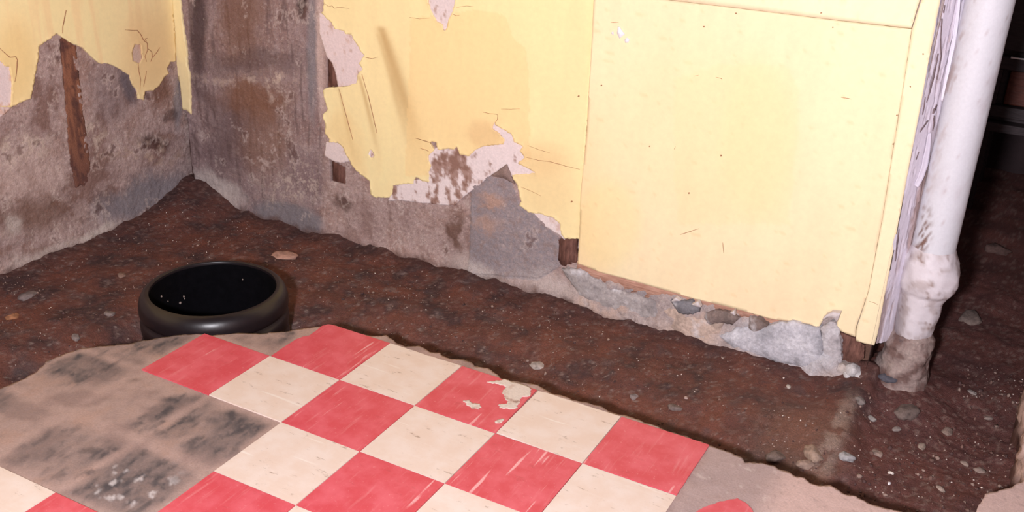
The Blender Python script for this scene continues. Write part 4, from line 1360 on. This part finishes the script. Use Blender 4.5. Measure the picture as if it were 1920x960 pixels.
# mud spots dried on the inner wall
for k, (x, y, r) in enumerate([(303, 556, 2.2), (338, 568, 2.6), (345, 556, 2.2), (455, 524, 1.8), (346, 560, 1.5), (315, 565, 1.3)]):
    d = ray(x, y)
    # hit the inside of the cylinder
    ox, oy = CAM[0] - bx, CAM[1] - by_
    aa = d[0] ** 2 + d[1] ** 2; bb = 2 * (ox * d[0] + oy * d[1]); cc = ox * ox + oy * oy - 0.1775 ** 2
    t = (-bb + math.sqrt(bb * bb - 4 * aa * cc)) / (2 * aa)
    p = CAM + t * d
    me = lump_mesh('mud_spot', (r * 0.0032, r * 0.0032, r * 0.004), 0, (150, 132, 124), 640 + k, 1)
    o = link('mud_spot', me, M_stone, basin); o.location = (*p,); o.parent = basin; o.matrix_parent_inverse = Matrix.Translation(basin.location).inverted()

# ---------------------------------------------------------------- stones and rubble lying on the dirt
stones = [
    # x, y, width px, height px, colour, name, label
    (533, 478, 46, 17, (206, 160, 142), 'stone_shard', 'flat pinkish stone shard lying behind the black basin'),
    (24, 590, 24, 12, (190, 132, 96), 'brick_fragment', 'orange brick fragment at the far left above the tiles'),
    (228, 514, 22, 9, (160, 128, 116), 'stone_shard', 'small tan shard left of the basin rim'),
    (205, 585, 20, 10, (150, 132, 126), 'stone', 'grey pebble between the left wall and the basin'),
    (52, 548, 30, 22, (140, 124, 120), 'plaster_lump', 'grey plaster lump near the foot of the left wall'),
    (142, 626, 22, 20, (150, 134, 130), 'plaster_lump', 'pale grey lump in the trench below the left wall'),
    (1011, 680, 34, 24, (196, 180, 172), 'plaster_lump', 'pale crumbly plaster lump beside the smeared red tile'),
    (1188, 738, 20, 18, (160, 144, 140), 'stone', 'small grey stone in the middle of the trench'),
    (1286, 743, 10, 9, (206, 180, 172), 'stone', 'tiny pink stone in the trench below the pale footing'),
    (1268, 760, 26, 16, (140, 122, 116), 'stone', 'grey stone lying close to the right red edge tile'),
    (1455, 850, 40, 22, (140, 120, 112), 'stone', 'flat brown-grey stone by the broken slab edge'),
    (1525, 842, 44, 26, (186, 158, 140), 'plaster_lump', 'tan crumbled mortar lump on the ridge of dirt'),
    (1587, 848, 30, 24, (190, 184, 186), 'plaster_lump', 'pale grey mortar lump at the end of the dirt ridge'),
    (1512, 865, 36, 20, (178, 150, 136), 'plaster_lump', 'tan mortar lump touching the slab edge'),
    (1478, 721, 12, 10, (214, 200, 190), 'stone', 'tiny white stone under the white footing'),
    (1632, 778, 20, 20, (186, 176, 172), 'stone', 'pale grey stone in front of the pipe collar'),
    (1680, 800, 18, 16, (172, 156, 150), 'stone', 'grey stone in the middle of the dirt bay'),
    (1728, 833, 18, 12, (184, 162, 148), 'stone', 'flat tan stone in the dirt bay'),
    (1646, 847, 20, 10, (176, 152, 140), 'stone_shard', 'thin tan shard in the dirt bay'),
    (1670, 884, 11, 8, (236, 224, 214), 'pebble', 'upper one of two white pebbles near the bottom edge'),
    (1667, 904, 9, 8, (244, 240, 244), 'pebble', 'bright white oval pebble near the bottom edge'),
    (1764, 914, 16, 10, (190, 168, 156), 'stone_shard', 'curved tan shard near the bottom edge'),
    (1665, 708, 36, 40, (104, 100, 110), 'slate_stone', 'dark blue-grey stone stuck in the pipe collar'),
    (1818, 583, 52, 40, (146, 126, 118), 'stone', 'flat grey-brown stone in the dark right of the pipe'),
    (1822, 732, 16, 12, (172, 156, 150), 'stone', 'small grey stone right of the pipe foot'),
    (1853, 780, 16, 14, (170, 150, 142), 'stone', 'tan stone near the right edge'),
    (1776, 805, 24, 14, (164, 140, 128), 'stone', 'tan flat stone right of the dirt bay'),
    (1808, 864, 16, 18, (176, 154, 142), 'stone', 'upright tan stone near the slab corner'),
    (1835, 878, 20, 12, (168, 146, 136), 'stone_shard', 'slanted shard near the slab corner at right'),
    (1698, 762, 50, 28, (140, 122, 114), 'cement_lump', 'rounded cement lump spilled below the pipe collar'),
    (1612, 738, 24, 36, (150, 138, 134), 'cement_lump', 'rough cement lump between the wall end and pipe collar'),
    (1866, 448, 46, 60, (110, 84, 78), 'concrete_chunk', 'dark broken concrete chunk far behind the pipe'),
]
for k, (x, y, w, h, c_, nm, lab) in enumerate(stones):
    p = on_ground(x, y + h * 0.35)
    kk = np.linalg.norm(p - CAM) / FPX
    W = w * kk; H = h * kk
    me = lump_mesh(nm, (W * 1.1, W * 0.8, max(min(H, 0.5 * W), 0.004)), math.radians(28) + k, tuple(int(q * 0.86) for q in c_) if nm != 'pebble' else c_, 700 + k, 3, 0.4)
    o = link(nm, me, M_stone, None, smooth=False)
    o.location = (p[0], p[1], p[2] + 0.02 * min(H, 0.5 * W))
    if k == 0: o.location.z += 0.006
    if nm == 'slate_stone':
        p = on_y(x, y, PY - 0.058); o.location = p
    tag(o, lab, {'pebble': 'pebble', 'brick_fragment': 'brick', 'plaster_lump': 'rubble', 'cement_lump': 'rubble', 'concrete_chunk': 'rubble'}.get(nm, 'stone'), 'rubble lying on the dirt')

# fine gravel and crumbs: too many and too small to count
V1, F1 = ICO[1]
rng = np.random.default_rng(5)
Vs, Fs, Cs = [], [], []
base = 0
N_G = 17000
xs = rng.uniform(-1.15, 1.86, N_G); ys = rng.uniform(-0.5, 1.25, N_G)
keep = ~inpoly(xs, ys, SLAB) & ((ys < YW - 0.03) | (xs > 1.46)) & (np.hypot(xs - BAS[0], ys - BAS[1]) > BR + 0.006) & (np.hypot(xs - PX, ys - PY) > 0.08)
dens = fbm(xs * 5, ys * 5, 3, 801) + 0.35 * (xs > 1.42)
keep &= dens > rng.uniform(-0.45, 0.45, N_G)
keep &= (ys < 0.85) | (xs > 1.62)
xs, ys = xs[keep], ys[keep]
hs = ground_h(xs, ys)
for sel, lab in ((ys < 0.85, 'fine pale gravel and mortar crumbs scattered over the trench dirt'), (ys >= 0.85, 'fine gravel on the dark dirt right of the pipe')):
    Vs, Fs, Cs = [], [], []
    base = 0
    for x, y, h in zip(xs[sel], ys[sel], hs[sel]):
        r = min(0.0065, 0.0008 + 0.00085 * rng.exponential())
        if x > 1.44: r *= 1.35
        P = V1 * rng.uniform(0.6, 1.25, 3)[None, :] * (1 + 0.25 * rng.normal(size=(len(V1), 1))) * r
        Vs.append(P + np.array([x, y, h + r * 0.3])); Fs.append(F1 + base); base += len(V1)
        q = rng.random()
        col = (216, 200, 190) if q < 0.16 and r < 0.0026 else (150, 126, 116) if q < 0.32 else (116, 88, 80) if q < 0.7 else (86, 64, 62)
        Cs.append(np.tile(lin(col) * rng.uniform(0.8, 1.15), (len(V1), 1)))
    gravel = link('gravel', mesh('gravel', np.concatenate(Vs), np.concatenate(Fs), np.concatenate(Cs)), M_stone, None, smooth=False)
    tag(gravel, lab, 'gravel', kind='stuff')


# smear of white plaster left on one red tile
def smear(px, seed):
    P = px_poly('floor', px); a = np.array(P)
    return sheet('plaster_smear', 'floor', P, -0.0005, 0.0011, M_white, tiles[(2, -1)], amp=0.003, step=0.003, seed=seed, freq=110,
                 grid=(np.arange(a[:, 0].min(), a[:, 0].max(), 0.004), np.arange(a[:, 1].min(), a[:, 1].max(), 0.004)), colf=white_col((214, 200, 190), (196, 172, 160), seed))


for k, px in enumerate([c2((1225, 328), (1270, 322), (1320, 315), (1350, 328), (1420, 345), (1445, 365), (1435, 395), (1395, 405), (1385, 430), (1365, 462), (1330, 458), (1290, 455), (1285, 435), (1330, 435), (1300, 380), (1320, 350), (1270, 338)),
                        c2((1112, 420), (1140, 415), (1150, 428), (1195, 435), (1200, 448), (1185, 462), (1150, 455), (1130, 438)),
                        c2((1265, 520), (1300, 508), (1318, 505), (1300, 525), (1270, 530))]):
    o = smear(px, 820 + k)
    o.parent = tiles[(2, -1)]
    o.matrix_parent_inverse = Matrix.Translation(tiles[(2, -1)].location).inverted()

# ---------------------------------------------------------------- cabinet in the dark behind
cab = empty('wooden_cabinet', (1.75, 2.75, -0.11))
tag(cab, 'dark wooden cabinet with a reddish panel, in the dark behind the white pipe', 'cabinet')
yb = 2.6
box('carcass', (1.75, 2.86, 0.575), (0.66, 0.46, 0.69), M_darkwood, cab, bevel=0.004)
box('top_rail', (1.75, yb + 0.015, 0.505), (0.68, 0.06, 0.05), M_darkwood, cab, bevel=0.004)
box('rail_highlight', (1.75, yb - 0.022, 0.533), (0.50, 0.012, 0.007), M_highlight, cab, bevel=0.001)  # added strip, stands in for the highlight along the rail edge
box('lower_rail', (1.75, yb + 0.015, 0.315), (0.68, 0.06, 0.045), M_darkwood, cab, bevel=0.004)
box('plinth_rail', (1.75, yb + 0.005, 0.255), (0.70, 0.08, 0.035), M_darkwood, cab, bevel=0.004)
box('drawer_front', (1.78, yb + 0.018, 0.41), (0.54, 0.03, 0.135), M_redwood, cab, bevel=0.006)
box('side_stile', (1.455, yb + 0.015, 0.41), (0.06, 0.06, 0.14), M_darkwood, cab, bevel=0.004)
box('side_stile', (2.06, yb + 0.015, 0.41), (0.04, 0.06, 0.14), M_darkwood, cab, bevel=0.004)
box('upper_door', (1.75, yb + 0.018, 0.72), (0.58, 0.03, 0.34), M_darkwood, cab, bevel=0.006)
for x in (1.46, 2.04):
    for y in (2.66, 3.04):
        box('leg', (x, y, 0.055), (0.055, 0.055, 0.37), M_darkwood, cab, bevel=0.004)
